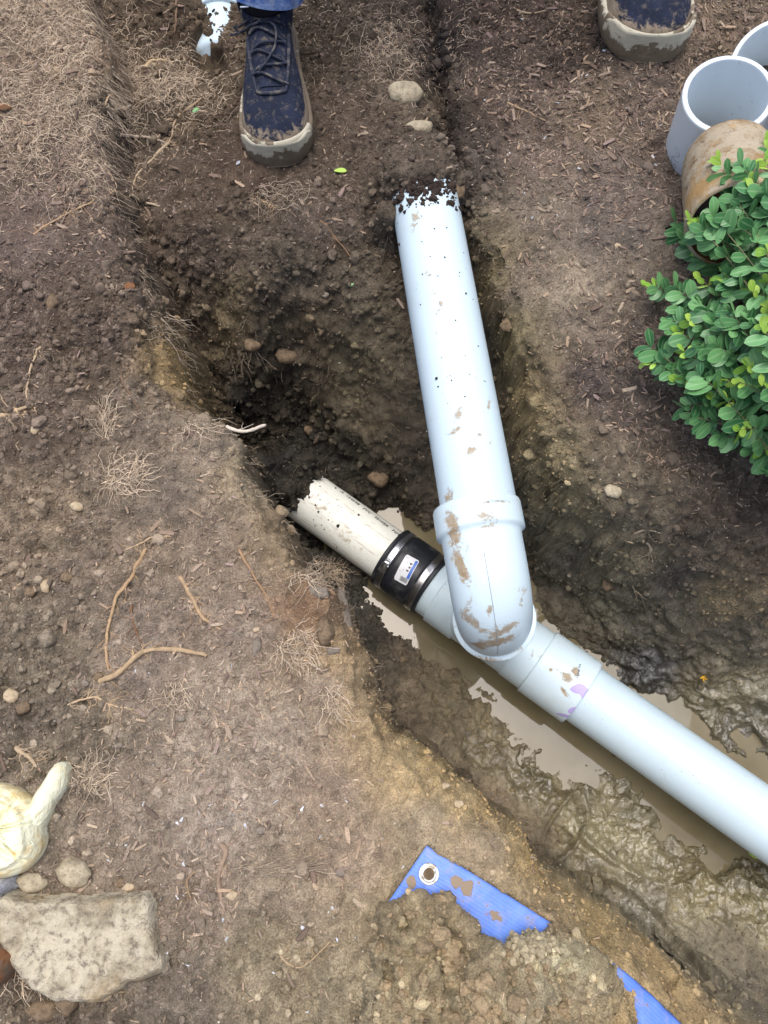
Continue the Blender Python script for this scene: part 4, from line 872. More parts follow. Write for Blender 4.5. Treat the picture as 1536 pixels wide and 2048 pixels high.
# ------------------------------------------------------------------ stones
def stone_mat(name, c1, c2, sc=60, rough=.85, spec_=.3):
    m, t, b = newmat(name, c1, rough, spec_); n_ = noise(t, sc, 5, .7)
    c = mix(t, ramp(t, n_, .40, .62), c1, c2); c = mix(t, math_(t, 'MULTIPLY', ramp(t, noise(t, sc*5, 3), .58, .68), .6), c, tuple(x*.35 for x in c1))
    t.links.new(c, b.inputs['Base Color']); bump(t, b, math_(t, 'ADD', n_, noise(t, sc*6, 3)), .7, .002); return m
m_lime = stone_mat('limestone', lin((188,176,150)), lin((150,140,118)), 55)
m_cream = stone_mat('cream_pebble', lin((196,178,148)), lin((170,150,120)), 90)
m_grey = stone_mat('grey_pebble', lin((142,132,118)), lin((118,108,96)), 80)
m_tan = stone_mat('tan_stone', lin((130,112,90)), lin((100,84,66)), 60)
m_rust = stone_mat('rusty_stone', lin((130,88,56)), lin((104,88,72)), 40)
def stone(px, py, rx, ry, mat, label, an=0, group='loose stones', sink=.3, h=.6, name='stone'):
    p, n_ = G(px, py); k = np.dot(p-C0, Dv)/FPX; V, F_ = ICO3; V = V.copy()
    sd_ = random.uniform(0, 99); V = V*(1+.20*fbm(V, 1.1, 2, off=sd_)+.07*fbm(V, 3, 3, off=sd_))[:, None]
    fl, sl = worley(V, 1.0, sd_); V = V*(1-.08*fl)[:, None]
    for _ in range(11):
        nv_ = np.array([random.gauss(0, 1) for _ in range(3)]); nv_ /= np.linalg.norm(nv_); ex_ = np.maximum(V@nv_-random.uniform(.62, .92), 0); V = V-.9*ex_[:, None]*nv_
    V = V*(1+.025*fbm(V, 7, 2, off=sd_))[:, None]*1.12
    V = V*np.array([rx*k, ry*k*1.03, h*(rx+ry)/2*k]); ca, sa = math.cos(an), math.sin(an)
    V = V@np.array([[ca, sa, 0], [-sa, ca, 0], [0, 0, 1]]); V += p+np.array([0, 0, h*(rx+ry)/2*k*(1-2*sink)*.6])
    return tag(obj(name, V, F_, mat, loc=tuple(p)), label, 'stone', group)
ST = [(105,608,13,21,'tan','oval tan stone on the crumbly left bank'),(155,1013,14,10,'cream','cream pebble at the left between the soil clods'),(72,859,9,12,'cream','small angular cream stone below the frayed root'),
(135,1155,14,11,'tan','rounded tan stone left of the root ring'),(60,1184,12,11,'tan','yellowish stone, left one of the pair beside the root ring'),(92,1172,10,14,'cream','pale chip standing between two tan stones'),
(24,1391,16,14,'cream','cream stone above the glove near the left edge'),(46,1416,16,13,'tan','dull yellow stone touching the cream stone'),(514,1293,9,19,'grey','long grey pebble on the mulchy bank'),(512,1260,8,6,'cream','small round pale pebble above the long grey pebble'),
(170,1367,12,7,'grey','flat smooth grey pebble beside the bent root end'),(197,1354,9,9,'tan','round brown stone touching the bent root end'),(362,1437,11,6,'grey','flat grey pebble on the pale middle bank'),(236,1491,12,6,'grey','flat blue grey pebble on the lower left bank'),
(757,955,20,21,'tan','large round stone in the dark hole behind the left pipe'),(812,186,34,24,'lime','crumbly limestone lump on the terrace above the long pipe'),(838,258,28,14,'lime','flat pale stone below the limestone lump'),(1018,652,20,17,'tan','clay coated stone in the slot right of the long pipe'),
(913,382,15,25,'tan','oval stone beside the buried end of the long pipe'),(66,1762,30,19,'lime','small pale rock just below the glove'),(146,1744,37,24,'lime','squarish limestone rock above the big block'),(887,1573,13,8,'cream','pale stone set in the bank lip'),
(915,1609,12,9,'cream','pale stone below another on the bank lip'),(464,1792,13,10,'cream','round pinkish pebble beside the crooked stick'),(620,860,12,10,'tan','dark clod like stone in the floor of the deep hole'),(1235,491,8,5,'cream','tiny white pebble on the pale mulch'),
(300,1790,0,0,'x',''),(245,1765,12,9,'tan','small rusty pebble at the top edge of the limestone block'),(258,1774,10,8,'cream','small cream pebble at the top edge of the limestone block'),(523,1661,10,8,'grey','small grey stone right of the stick'),(610,1250,0,0,'x',''),
(260,575,12,8,'rust','small rusty red stone on the crumbly bank'),(10,217,14,9,'rust','orange stone at the upper left edge'),(138,1990,28,34,'tan','brown stone below the limestone block'),(85,2018,34,20,'tan','broad brown clod at the bottom left corner'),
(205,1985,26,15,'cream','flat cream stone under the wiry root'),(680,1745,10,8,'grey','small grey chip on the bare lower bank'),(1216,1170,12,16,'tan','clay coated stone on the wet slope beside the tee'),(1225,985,18,13,'lime','pale clay lump at the lip of the right slope'),
(985,1745,8,6,'cream','small pale pebble on the bank above the tarp'),(805,1320,8,7,'tan','small stone at the near waterline'),(650,590,8,6,'grey','small grey stone on the terrace slope'),(1062,1455,12,16,'tan','mud coated stone standing in the puddle'),(1128,1480,14,12,'tan','round muddy lump standing in the puddle'),
(505,690,18,14,'tan','tan stone in the back wall of the deep hole'),(580,710,26,20,'tan','broad clay lump in the back wall of the deep hole')]
for q in ST:
    if q[2]: stone(q[0], q[1], q[2], q[3], {'tan': m_tan, 'cream': m_cream, 'grey': m_grey, 'lime': m_lime, 'rust': m_rust}[q[4]], q[5], an=random.uniform(-.3, .3))
# little limestone gravel spilled at the tarp edge
i = []
for _ in range(260):
    a_ = random.random(); i.append(G(1060+45*random.gauss(0, .6), 1888+24*random.gauss(0, .6)+.15*(random.random()*50))[0])
i = np.array(i); s = RNG.uniform(.0015, .0065, len(i))*(RNG.random(len(i))**.6)
tag(scatter('gravel', ICO2, i+np.array([0, 0, 1])*s[:, None]*.5, s[:, None]*RNG.uniform(.7, 1.25, (len(i), 3)), np.array([lin((170,158,130))])*RNG.uniform(.7, 1.2, (len(i), 1)), m_bits, jitter=.09, variants=60), kind='stuff')
def slab(name, pts, z0, h, mat, label, rough=.003, cat='stone', edge=.016, tilt=(0, 0), group=None, sc=40, step=.0020, seed=0, lump=.006):
    poly = np.array([G(x, y)[0][:2] for x, y in pts]); lo = poly.min(0)-.006; hi = poly.max(0)+.006
    xs = np.arange(lo[0], hi[0], step); ys = np.arange(lo[1], hi[1], step); A_, B_ = np.meshgrid(xs, ys); x = A_.ravel(); y = B_.ravel()
    q = np.stack([x, y, np.zeros_like(x)+seed], 1); d = sdist(x, y, poly)+.003*fbm(q, 40, 3)
    cx, cy = poly.mean(0); z = z0+h*np.sqrt(np.clip(1-(1-np.clip(d/edge, 0, 1))**2, 0, 1))+rough*fbm(q, sc, 4)*np.clip(d/edge, 0, 1)*2+lump*fbm(q, 9, 2)+tilt[0]*(x-cx)+tilt[1]*(y-cy)
    z = np.where(d < 0, z0-.02, z); n1, n2 = A_.shape; ii = np.arange(n1*n2).reshape(n1, n2)
    F_ = np.stack([ii[:-1, :-1].ravel(), ii[:-1, 1:].ravel(), ii[1:, 1:].ravel(), ii[1:, :-1].ravel()], 1); F_ = F_[(d[F_] > -.004).all(axis=1)]
    used = np.unique(F_); remap = np.zeros(len(x), dtype=int); remap[used] = np.arange(len(used)); V = np.stack([x, y, z], 1)[used]
    return tag(obj(name, V, remap[F_], mat, loc=(cx, cy, z0)), label, cat, group)
m_block, t, b = newmat('pitted_limestone', rough=.9, spec=.2)
c = mix(t, ramp(t, noise(t, 22, 5, .7), .38, .66), lin((204,194,170)), lin((158,147,124))); c = mix(t, math_(t, 'MULTIPLY', ramp(t, noise(t, 85, 6, .8), .50, .62), .8), c, lin((120,110,96)))
c = mix(t, math_(t, 'MULTIPLY', ramp(t, noise(t, 12, 3), .55, .75), .7), c, lin((176,148,100))); t.links.new(c, b.inputs['Base Color'])
bump(t, b, math_(t, 'ADD', noise(t, 70, 5, .75), noise(t, 260, 3)), .9, .004)
slab('limestone_block', [(4,1800),(30,1782),(95,1788),(180,1790),(298,1780),(313,1796),(316,1850),(322,1880),(341,1912),(335,1938),(310,1950),(262,1958),(236,1988),(190,1998),(130,1992),(80,1968),(50,1935),(10,1900)], -.010, .024, m_block, 'big rectangular pitted limestone block at the bottom left', rough=.0017, sc=60, group=None, edge=.009, lump=.002)
slab('brown_rock', [(-60,1840),(0,1835),(28,1865),(54,1895),(52,1925),(30,1950),(0,1975),(-60,1980)], -.005, .038, m_rust, 'rust edged brown rock overlapping the limestone block at the left edge', edge=.02, seed=3)
m_styro = stone_mat('white_speckled_stone', lin((200,204,212)), lin((170,172,180)), 200)
slab('speckled_stone', [(-40,1755),(0,1748),(34,1752),(38,1768),(15,1785),(0,1792),(-40,1800)], .0, .020, m_styro, 'white speckled stone tucked under the glove', edge=.012, seed=5)
def bank_rock(px, py, rx, ry, mat, label, an, dz, h=.8): 
    o = stone(px, py, rx, ry, mat, label, an, group='rocks set in the cut bank', sink=.45, h=h, name='bank_rock'); o.location.z += dz; return o
bank_rock(652, 1262, 19, 30, m_tan, 'rounded tan rock bulging from the bank edge', .1, .0)
bank_rock(690, 1238, 14, 62, m_grey, 'long grey flat rock lining the bank edge', .22, -.004, .5)
bank_rock(640, 1185, 26, 12, m_grey, 'grey rock under the shaggy root mat', -.3, -.002)
bank_rock(664, 1302, 15, 9, m_grey, 'small grey rock below the rounded bank rock', 0, 0)

# ------------------------------------------------------------------ tarp with eyelet
m_tarp, t, b = newmat('blue_tarp', (.07, .17, .62), .45, .4)
tc = t.nodes.new('ShaderNodeTexCoord'); uv = tc.outputs['UV']
def wave(t, vec, scale, axis):
    n = t.nodes.new('ShaderNodeTexWave'); n.bands_direction = axis; n.inputs['Scale'].default_value = scale; n.inputs['Distortion'].default_value = .8; n.inputs['Detail'].default_value = 2
    t.links.new(vec, n.inputs['Vector']); return n.outputs['Fac']
wv_ = attr(t, 'tuv', True)
ww = wave(t, wv_, 75, 'Y'); w2 = wave(t, wv_, 26, 'X')
c = mix(t, ramp(t, noise(t, 25, 5, .7), .4, .7), (.10, .23, .78), (.17, .32, .82)); c = mix(t, math_(t, 'MULTIPLY', ww, .22), c, (.26, .38, .82))
c = mix(t, math_(t, 'MULTIPLY', ramp(t, noise(t, 45, 5, .75), .50, .66), .55), c, (.33, .33, .42))
c = mix(t, ramp(t, noise(t, 90, 5, .75), .62, .66), c, (.26, .19, .12))
mdm = ramp(t, math_(t, 'ADD', attr(t, 'mud'), math_(t, 'MULTIPLY_ADD', noise(t, 80, 4, .7), 1.2, -.6)), .38, .5); c = mix(t, mdm, c, (.27, .20, .13))
t.links.new(c, b.inputs['Base Color']); bump(t, b, math_(t, 'ADD', math_(t, 'MULTIPLY', ww, .5), mdm), .4, .0008)
edge = smooth_path([np.append(P(x, y, 0)[:2], 0) for x, y in [(853,1690),(980,1768),(1110,1851),(1180,1897),(1240,1937),(1300,1987),(1365,2048),(1430,2115)]], 90)[:, :2]
T0 = edge[0]; vdir = P(762, 1822, 0)[:2]-T0; vdir /= np.linalg.norm(vdir); vs = np.linspace(0, .22, 50)
Vt = (edge[:, None]+vdir[None, None]*vs[None, :, None]).reshape(-1, 2)
bz, _ = base_height(Vt[:, 0], Vt[:, 1]); vsv = np.tile(vs, 90)
uu = np.repeat(np.linspace(0, 1, 90), 50)
tz = bz+.0005+.0012*fbm(np.stack([Vt[:, 0], Vt[:, 1], bz*0], 1), 22, 2)
mnd = np.maximum(sdist(Vt[:, 0], Vt[:, 1], TARP_VIS), sdist(Vt[:, 0], Vt[:, 1], TARP_VIS2)); tz = tz-np.clip((-mnd-.004)*.9, 0, .02)
V = np.column_stack([Vt, tz]); tcol = np.stack([uu*.55, vsv, np.zeros_like(uu)], 1)
tarp = thing('tarp', 'corner of a blue tarpaulin with a metal eyelet half buried under clods', 'tarp', tuple(V[0]))
sh_ = obj('sheet', V, grid_faces(90, 50, False), m_tarp, tarp, attrs={'mud': np.maximum.reduce([blobs(V, [(820,1762,9,12,0,1),(907,1763,12,9,0,1),(935,1775,14,16,.3,.9),(985,1830,30,9,.3,.55)])])})
ca = sh_.data.color_attributes.new('tuv', 'FLOAT_COLOR', 'POINT'); ca.data.foreach_set('color', np.column_stack([tcol, np.ones(len(V))]).ravel())
so_ = sh_.modifiers.new('thickness', 'SOLIDIFY'); so_.thickness = .0006; so_.offset = 1
m_eye, t, b = newmat('aluminium_eyelet', (.80, .80, .76), .4, .5, .55)
t.links.new(mix(t, ramp(t, noise(t, 120, 4), .5, .62), (.80, .81, .78), (.42, .36, .27)), b.inputs['Base Color'])
gp = P(857, 1746, 0); gb, _ = base_height(gp[:1], gp[1:2]); gp = np.array([gp[0], gp[1], gb[0]+.0018])
V, F_ = lathe(gp, (.03, -.02, 1), [(a_, b_*.80) for a_, b_ in [(-.0008, .0155), (.0004, .0152), (.0010, .0145), (.0007, .0120), (.0012, .0112), (.0020, .0100), (.0018, .0088), (.0006, .0080), (-.0008, .0078)]], 48, .001, ref=(1, 0, 0)); eye = obj('eyelet', V, F_, m_eye, tarp)
V, F_ = lathe(gp+np.array([0, 0, .0004]), (.03, -.02, 1), [(0, .0001), (.0002, .003), (0, .0063)], 30, .001, ref=(1, 0, 0)); V[:, 2] += .0006*perlin(V*400); obj('eyelet_soil', V, F_, m_tan, tarp)

# clay clods heaped over the tarp
ck = []
for _ in range(200):
    px, py = random.uniform(745, 1290), random.uniform(1770, 2060); q = P(px, py, 0)
    if sdist(q[:1], q[1:2], MOUND)[0] > .002 and sdist(q[:1], q[1:2], TARP_VIS)[0] < -.007 and sdist(q[:1], q[1:2], TARP_VIS2)[0] < -.002: ck.append(G(px, py)[0])
ck = np.array(ck); s = np.minimum(np.exp(RNG.normal(math.log(.0042), .55, len(ck))), .012)
tag(scatter_v('clay_clods', CV3, ck, s[:, None]*RNG.uniform(.7, 1.25, (len(ck), 3)), np.array([lin((150,132,104))])*RNG.uniform(.8, 1.2, (len(ck), 1)), m_bits), kind='stuff')

# ------------------------------------------------------------------ plastic patch of a buried fitting, upper left
bf0 = PD(446, 124, 1.480); bfa = np.array([-.02, .99, .05])
bf = thing('buried_fitting', 'white plastic fitting showing through a gap in the soil left of the navy shoe', 'pipe fitting', tuple(bf0))
V, F_ = lathe(bf0, bfa, [(-.018, .001), (-.017, .036), (-.006, .052), (.0, .0550), (.13, .0550)], 110, .004); obj('shell', V, F_, m_pvc, bf, attrs={'mud': np.zeros(len(V)), 'purple': np.zeros(len(V))})
V, F_ = lathe(bf0, bfa, [(.085, .0545), (.085, .0565), (.088, .057), (.125, .057), (.126, .0545)], 110, .004); on_pipe(bf0, bfa, -.01, .09, .055, 16, 1.0, 'soil_specks', bf, .8, .0016)
V, F_ = lathe(bf0, bfa, [(.085, .0545), (.085, .0605), (.088, .061), (.125, .061), (.126, .0545)], 110, .004); obj('hub', V, F_, m_pvc2, bf, attrs={'mud': np.zeros(len(V)), 'purple': np.zeros(len(V))})

# ------------------------------------------------------------------ offcuts at the right
def offcut(name, label, c_rim, c_base, ro, ri, mat, cat='pipe offcut'):
    ax_ = c_base-c_rim; L_ = np.linalg.norm(ax_)
    th_ = thing(name, label, cat, tuple(c_base))
    V, F_ = lathe(c_rim, ax_, [(.0, ri+.0006), (.0008, ri+.0018), (0, ro-.0016), (.0016, ro), (L_-.001, ro), (L_, ro-.001), (L_, ri), (.0006, ri), (.0, ri+.0006)], 128, .004)
    o = obj('tube', V, F_, mat, th_, attrs={'mud': np.zeros(len(V)), 'purple': np.zeros(len(V))}); return th_, o
c1r, c1b = PD(1457, 188, 1.125), PD(1402, 322, 1.28)
cup, cupt = offcut('plastic_offcut', 'white plastic pipe offcut standing upright with scribbled lettering', c1r, c1b, .0645, .0570, m_cup)
cb = BVHTree.FromPolygons([tuple(v.co+Vector(c1b)) for v in cupt.data.vertices], [tuple(p.vertices) for p in cupt.data.polygons])
ms = []
for st_ in [[(575,550),(572,700),(570,850)], [(590,570),(650,660),(720,740),(800,750)], [(590,560),(680,560),(770,620)], [(700,260),(790,400),(850,520),(780,560),(720,400)], [(640,820),(620,880),(700,960),(710,850),(640,830)], [(540,870),(560,850)], [(600,940),(590,1020),(650,1060),(680,1020)]]:
    q = []
    for x, y in st_:
        r = ray(1310+x/17.07, 280+y/17.07); h = cb.ray_cast(Vector(C0), Vector(r).normalized())
        if h[0] is not None: q.append(np.array(h[0])+np.array(h[1])*.0001)
    if len(q) > 1: ms.append(sweep(smooth_path(q, 16), .0004, 5))
if ms: obj('handwriting', *joinm(*ms), m_inkl, cup)
offcut('plastic_offcut', 'white plastic pipe offcut leaning behind the upright one at the right edge', PD(1562, 126, 1.20), PD(1532, 214, 1.32), .0740, .0670, m_cup)
# old stained clay fitting
m_clay, t, b = newmat('stained_clay', rough=.7, spec=.35)
n1_, n2_, n3_ = noise(t, 26, 7, .8, dist=.2), noise(t, 60, 7, .8), noise(t, 16, 5, .7)
c = mix(t, ramp(t, n1_, .38, .54), lin((150,126,90)), lin((180,168,146))); c = mix(t, ramp(t, n2_, .52, .66), c, lin((104,78,48))); c = mix(t, ramp(t, n3_, .5, .66), c, lin((180,148,100)))
t.links.new(c, b.inputs['Base Color']); bump(t, b, math_(t, 'ADD', n2_, noise(t, 220, 4)), .6, .002)
m_clayi, t, b = newmat('clay_inside', rough=.6, spec=.3); t.links.new(mix(t, noise(t, 20, 5), lin((96,64,32)), lin((56,38,22))), b.inputs['Base Color'])
q0, q1 = PD(1474, 452, 1.045), PD(1456, 322, 1.135); ax_ = q0-q1; Lc = np.linalg.norm(ax_)
clay = thing('clay_fitting', 'old brown and white stained pipe fitting lying open toward the shrub', 'pipe fitting', tuple(q1))
V, F_ = lathe(q1, ax_, [(-.012, .0480), (-.010, .0560), (-.002, .0610), (.012, .0640), (Lc*.42, .0660), (Lc*.46, .0665), (Lc*.48, .0648), (Lc*.52, .0655), (Lc-.003, .0668), (Lc, .0655), (Lc, .0612)], 120, .003); V += .0008*fbm(V, 50, 3)[:, None]*(V-q1-np.outer((V-q1)@(ax_/Lc), ax_/Lc))/.066
obj('body', V, F_, m_clay, clay)
V, F_ = lathe(q1, ax_, [(Lc-.0002, .0615), (Lc-.002, .0608), (.0, .0580), (-.008, .050), (-.011, .0470)], 100, .004); obj('inner_wall', V, F_, m_clayi, clay)

# ------------------------------------------------------------------ person: two muddy shoes, sock, trouser legs
m_navy, t, b = newmat('navy_fabric', rough=.8, spec=.25)
c = mix(t, ramp(t, noise(t, 40, 4, .7), .4, .7), (.008, .012, .026), (.018, .025, .055))
w_ = t.nodes.new('ShaderNodeTexWave'); w_.inputs['Scale'].default_value = 190; w_.inputs['Distortion'].default_value = 1; tc = t.nodes.new('ShaderNodeTexCoord'); t.links.new(tc.outputs['Object'], w_.inputs['Vector'])
c = mix(t, math_(t, 'MULTIPLY', w_.outputs['Fac'], .25), c, (.05, .07, .13)); mdn = attr(t, 'mud')
mk = ramp(t, math_(t, 'ADD', mdn, math_(t, 'MULTIPLY_ADD', noise(t, 55, 6, .75, dist=.6), 1.9, -.75)), .36, .62); mk2 = ramp(t, noise(t, 90, 5, .75), .52, .68)
c = mix(t, math_(t, 'MULTIPLY', mk2, .5), c, (.20, .17, .13)); c = mix(t, mk, c, mix(t, noise(t, 60, 3), (.22, .16, .10), (.36, .31, .24)))
t.links.new(c, b.inputs['Base Color']); bump(t, b, math_(t, 'ADD', w_.outputs['Fac'], mk), .35, .0012)
m_rubr, t, b = newmat('muddy_rubber', rough=.6, spec=.35); mdn = attr(t, 'mud')
mk = ramp(t, math_(t, 'ADD', mdn, math_(t, 'MULTIPLY_ADD', noise(t, 38, 5, .7, dist=.5), 1.5, -.75)), .40, .50)
c = mix(t, mk, mix(t, noise(t, 60, 4), (.66, .62, .48), (.40, .37, .28)), mix(t, noise(t, 50, 5), (.11, .085, .055), (.25, .20, .14))); t.links.new(c, b.inputs['Base Color']); bump(t, b, math_(t, 'ADD', mk, noise(t, 130, 4)), .6, .002)
m_lace, t, b = newmat('dark_lace', (.025, .03, .05), .8); 
t.links.new(mix(t, ramp(t, noise(t, 70, 4), .5, .64), (.022, .028, .05), (.13, .12, .11)), b.inputs['Base Color'])
m_sock, _, _ = newmat('black_sock', (.008, .008, .012), .9); m_tab, _, _ = newmat('white_tab', (.62, .68, .78), .7)
m_jean, t, b = newmat('denim', rough=.9, spec=.15)
c = mix(t, ramp(t, noise(t, 60, 5, .7), .35, .7), (.06, .14, .40), (.30, .40, .62)); c = mix(t, math_(t, 'MULTIPLY', ramp(t, noise(t, 25, 5), .52, .7), .6), c, (.34, .32, .27)); t.links.new(c, b.inputs['Base Color']); bump(t, b, noise(t, 500, 3), .6, .001)
m_skin, _, _ = newmat('skin', (.50, .31, .22), .55)
def interp(y, tab):
    return np.interp(y, [a_[0] for a_ in tab], [a_[1] for a_ in tab])
HW = [(0, .004), (.006, .020), (.02, .030), (.05, .034), (.09, .034), (.13, .037), (.18, .044), (.22, .0465), (.25, .0440), (.27, .037), (.283, .026), (.290, .006)]
HT = [(0, .060), (.03, .080), (.08, .088), (.12, .082), (.16, .068), (.20, .054), (.235, .044), (.262, .034), (.28, .022), (.290, .010)]
def shoe(person, toe, fwd, sx, sy, sz, bow_side, right=False):
    f = np.array([fwd[0], fwd[1], 0.]); f /= np.linalg.norm(f); lt = np.array([-f[1], f[0], 0.]); up = np.array([0, 0, 1.])
    o0 = toe-f*.292*sy
    def W_(p): p = np.atleast_2d(p); return o0+p[:, :1]*lt*sx+p[:, 1:2]*f*sy+p[:, 2:3]*up*sz
    ys = np.concatenate([np.linspace(0, .02, 6), np.linspace(.026, .26, 60), np.linspace(.264, .290, 12)]); ph = np.linspace(0, math.pi, 49)
    pts = []
    for y in ys:
        w = interp(y, HW)*.985; h = interp(y, HT)
        for p_ in ph: 
            cx = math.cos(p_); sn = math.sin(p_); pts.append((w*np.sign(cx)*abs(cx)**.8, y, .020+h*sn**.8))
    pts = np.array(pts); md = np.clip(1-(pts[:, 2]-.020)/.034, 0, 1)*(.55 if right else .8)+np.clip((pts[:, 1]-.272)/.02, 0, 1)*.2
    md = np.clip(md+.35*(np.abs(pts[:, 0]) > interp(pts[:, 1], HW)*.9), 0, 1)
    pts[:, 2] += .0012*fbm(pts, 60, 3)
    sh = obj('shoe', W_(pts), grid_faces(len(ys), 49, False), m_navy, person, attrs={'mud': md})
    # sole: rings of the outline
    N_ = 100; yy = .145+.1515*np.cos(np.linspace(0, 2*math.pi, N_, endpoint=False)); yy = np.clip(yy, -.004, .2975); sg = np.sign(np.sin(np.linspace(0, 2*math.pi, N_, endpoint=False)+1e-6))
    rings = []; levels = [(0, .94, 0), (.003, 1.02, 0), (.010, 1.05, 0), (.018, 1.055, 0), (.026, 1.045, 1), (.030, 1.01, 1), (.030, .93, 1)]
    for z, m_, tp in levels:
        w = interp(np.clip((yy+.004)/.3015*.29, 0, .29), HW)*m_+.002; zt = z+tp*(.015*sst((yy-.235)/.045)+.004*sst((.03-yy)/.03))
        rings.append(np.stack([sg*w, yy, zt+.0012*np.sin(yy*260)*tp], 1))
    pr = np.concatenate(rings); md = np.clip(1.15-(pr[:, 2])/.028, 0.05, 1)
    md = md+(.38 if not right else .25)*(pr[:, 1] < .25)+(.2 if not right else .1)*(pr[:, 0] > 0)
    Fq = grid_faces(len(levels), N_).tolist()+[list(range(N_))[::-1]]
    sol = obj('sole', W_(pr), Fq, m_rubr, sh, attrs={'mud': np.clip(md, 0, 1)}); sol['label'] = 'cream rubber sole caked in mud'
    # upstanding rubber toe bumper
    tb = []; aa = np.linspace(-1.25, 1.25, 50)
    for z, m_ in ((.020, 1.03), (.030, 1.035), (.037, 1.0), (.041 if not right else .039, .955), (.0405 if not right else .036, .90)):
        for a_ in aa:
            yq = .232+.0625*math.cos(a_)*m_; xq = .0485*math.sin(a_)*m_*1.03; tb.append((xq, yq, z*(1+.12*math.cos(a_))+.0006*math.sin(a_*5)*(z > .04)))
    tb = np.array(tb); md = np.clip((1.35 if right else .95)-(tb[:, 2]-.018)/.024, 0, 1)
    md = md+(.5*(tb[:, 0] < -.002) if not right else .35*(np.abs(tb[:, 0]-.024) < .006))
    obj('toe_bumper', W_(tb), grid_faces(5, 50, False), m_rubr, sh, attrs={'mud': np.clip(md, 0, 1)})
    def top(x, y): 
        w = interp(y, HW)*.985; h = interp(y, HT); u = min(.97, abs(x)/w); cx = u**(1/.8); return .020+h*(1-cx*cx)**.4
    # tongue / instep panel and laces
    tp_ = []; ty = np.linspace(.105, .205, 24); tx = np.linspace(-1, 1, 11)
    for y in ty:
        for x in tx: xx = x*(.019+.002*math.sin(y*90)); tp_.append((xx, y, top(xx, y)+.0025*(1-x**4)))
    tp_ = np.array(tp_); obj('tongue', W_(tp_), grid_faces(24, 11, False), m_navy, sh, attrs={'mud': np.full(len(tp_), .0)})
    rimp = []
    for a_ in np.linspace(-1, 1, 40): xq = .027*math.sin(a_*1.57); yq = .200+.016*math.cos(a_*1.57)-(.09*max(0, abs(a_)-.5)*2); rimp.append((xq, yq, top(xq, yq)+.002))
    obj('eyelet_stay', *sweep(W_(np.array(rimp)), .0030, 8), m_lace, sh)
    for k in range(6):
        y = .108+.017*k; q = []
        for x in np.linspace(-.023, .023, 12):
            yq = y+(.008 if k % 2 else -.008)*(x/.023)+.003*math.sin(x*120); q.append((x, yq, top(x, yq)+.0052+.0015*math.cos(x/.023*1.5)))
        obj('lace', *sweep(W_(np.array(q)), [.0021]*12, 7), m_lace, sh)
    for cv in ([(.0, .108, .0), (.02, .100, .006), (.036, .088, .012), (.045, .082, .006), (.035, .092, .004), (.012, .105, .004)], [(.0, .108, 0), (.02, .112, .006), (.038, .104, .010), (.050, .094, .002)], [(0, .108, 0), (-.012, .125, .007), (-.010, .150, .004), (.002, .172, .003), (.014, .185, .003)]):
        q = smooth_path([(x*bow_side, y, top(min(abs(x), .03), y)+.006+dz) for x, y, dz in cv], 26); obj('lace', *sweep(W_(q), .0019, 7), m_lace, sh)
    # collar, ankle and sock
    def ring(cx, cy, z, rx, ry, n=40): a_ = np.linspace(0, 2*math.pi, n, endpoint=False); return np.stack([cx+rx*np.cos(a_), cy+ry*np.sin(a_), np.full(n, z)], 1)
    cl = np.concatenate([ring(0, .062, .075, .034, .052), ring(0, .062, .095, .036, .050), ring(0, .060, .108, .037, .048), ring(0, .060, .112, .035, .046), ring(0, .060, .108, .032, .043)])
    obj('collar', W_(cl), grid_faces(5, 40), m_navy, sh, attrs={'mud': np.full(len(cl), .15)})
    sk = np.concatenate([ring(0, .060, .085, .033, .043), ring(0, .060, .115, .033, .042), ring(0, .058, .15, .033, .038), ring(0, .056, .19, .036, .038)])
    obj('sock', W_(sk), grid_faces(4, 40), m_sock, person)
    if not right:
        tb = box(W_(np.array([(.024*bow_side, .096, .125)]))[0], lt, f*.8+up*.6, -f*.6+up*.8, .013, .034, .002); obj('pull_tab', *tb, m_tab, sh)
    return W_, o0, f, lt
person = thing('person', 'person in blue jeans and muddy navy shoes standing at the top of the trench', 'person', (.1, 1.25, 0))
tl = P(558, 322, -.045); tl[2] = gz(tl[0], tl[1]+.03)-.002; ta = P(543, 40, -.04); dl = (tl-ta)
fL = shoe(person, tl, dl, 1.24, .98, 1.08, -1)
tr = P(1300, 102, .06); tr[2] = float(gz(tr[0], tr[1]+.04))-.003; ta = P(1282, -60, .06); dr_ = tr-ta
fR = shoe(person, tr, dr_, 1.50, 1.22, 1.12, 1, True)
# legs: one continuous body mesh under continuous trousers
def body_mesh(name, joints, edges, radii, mat, parent, lvl=2):
    me = bpy.data.meshes.new(name); off = np.array(root_of(parent).location)
    me.from_pydata([tuple(np.array(j)-off) for j in joints], edges, []); me.update(); o = bpy.data.objects.new(name, me); COL.objects.link(o)
    sk = o.modifiers.new('skin', 'SKIN'); me.skin_vertices  # layer made by the modifier
    for k, v in enumerate(me.skin_vertices[0].data): v.radius = radii[k]; v.use_root = (k == 0)
    sb = o.modifiers.new('sub', 'SUBSURF'); sb.levels = lvl; sb.render_levels = lvl
    me.materials.append(mat); o.parent = parent; return o
WL, oL, ffL, _ = fL; WR, oR, ffR, _ = fR
aL = WL(np.array([(0, .056, .14)]))[0]; aR = WR(np.array([(0, .056, .12)]))[0]
pel = (aL+aR)/2+np.array([0, .28, 0]); pel[2] = .82
hipL = pel+np.array([-.10, 0, -.04]); hipR = pel+np.array([.10, 0, -.04]); kL = (aL+hipL)/2+np.array([-.02, -.02, .02]); kR = (aR+hipR)/2+np.array([.04, -.02, .02])
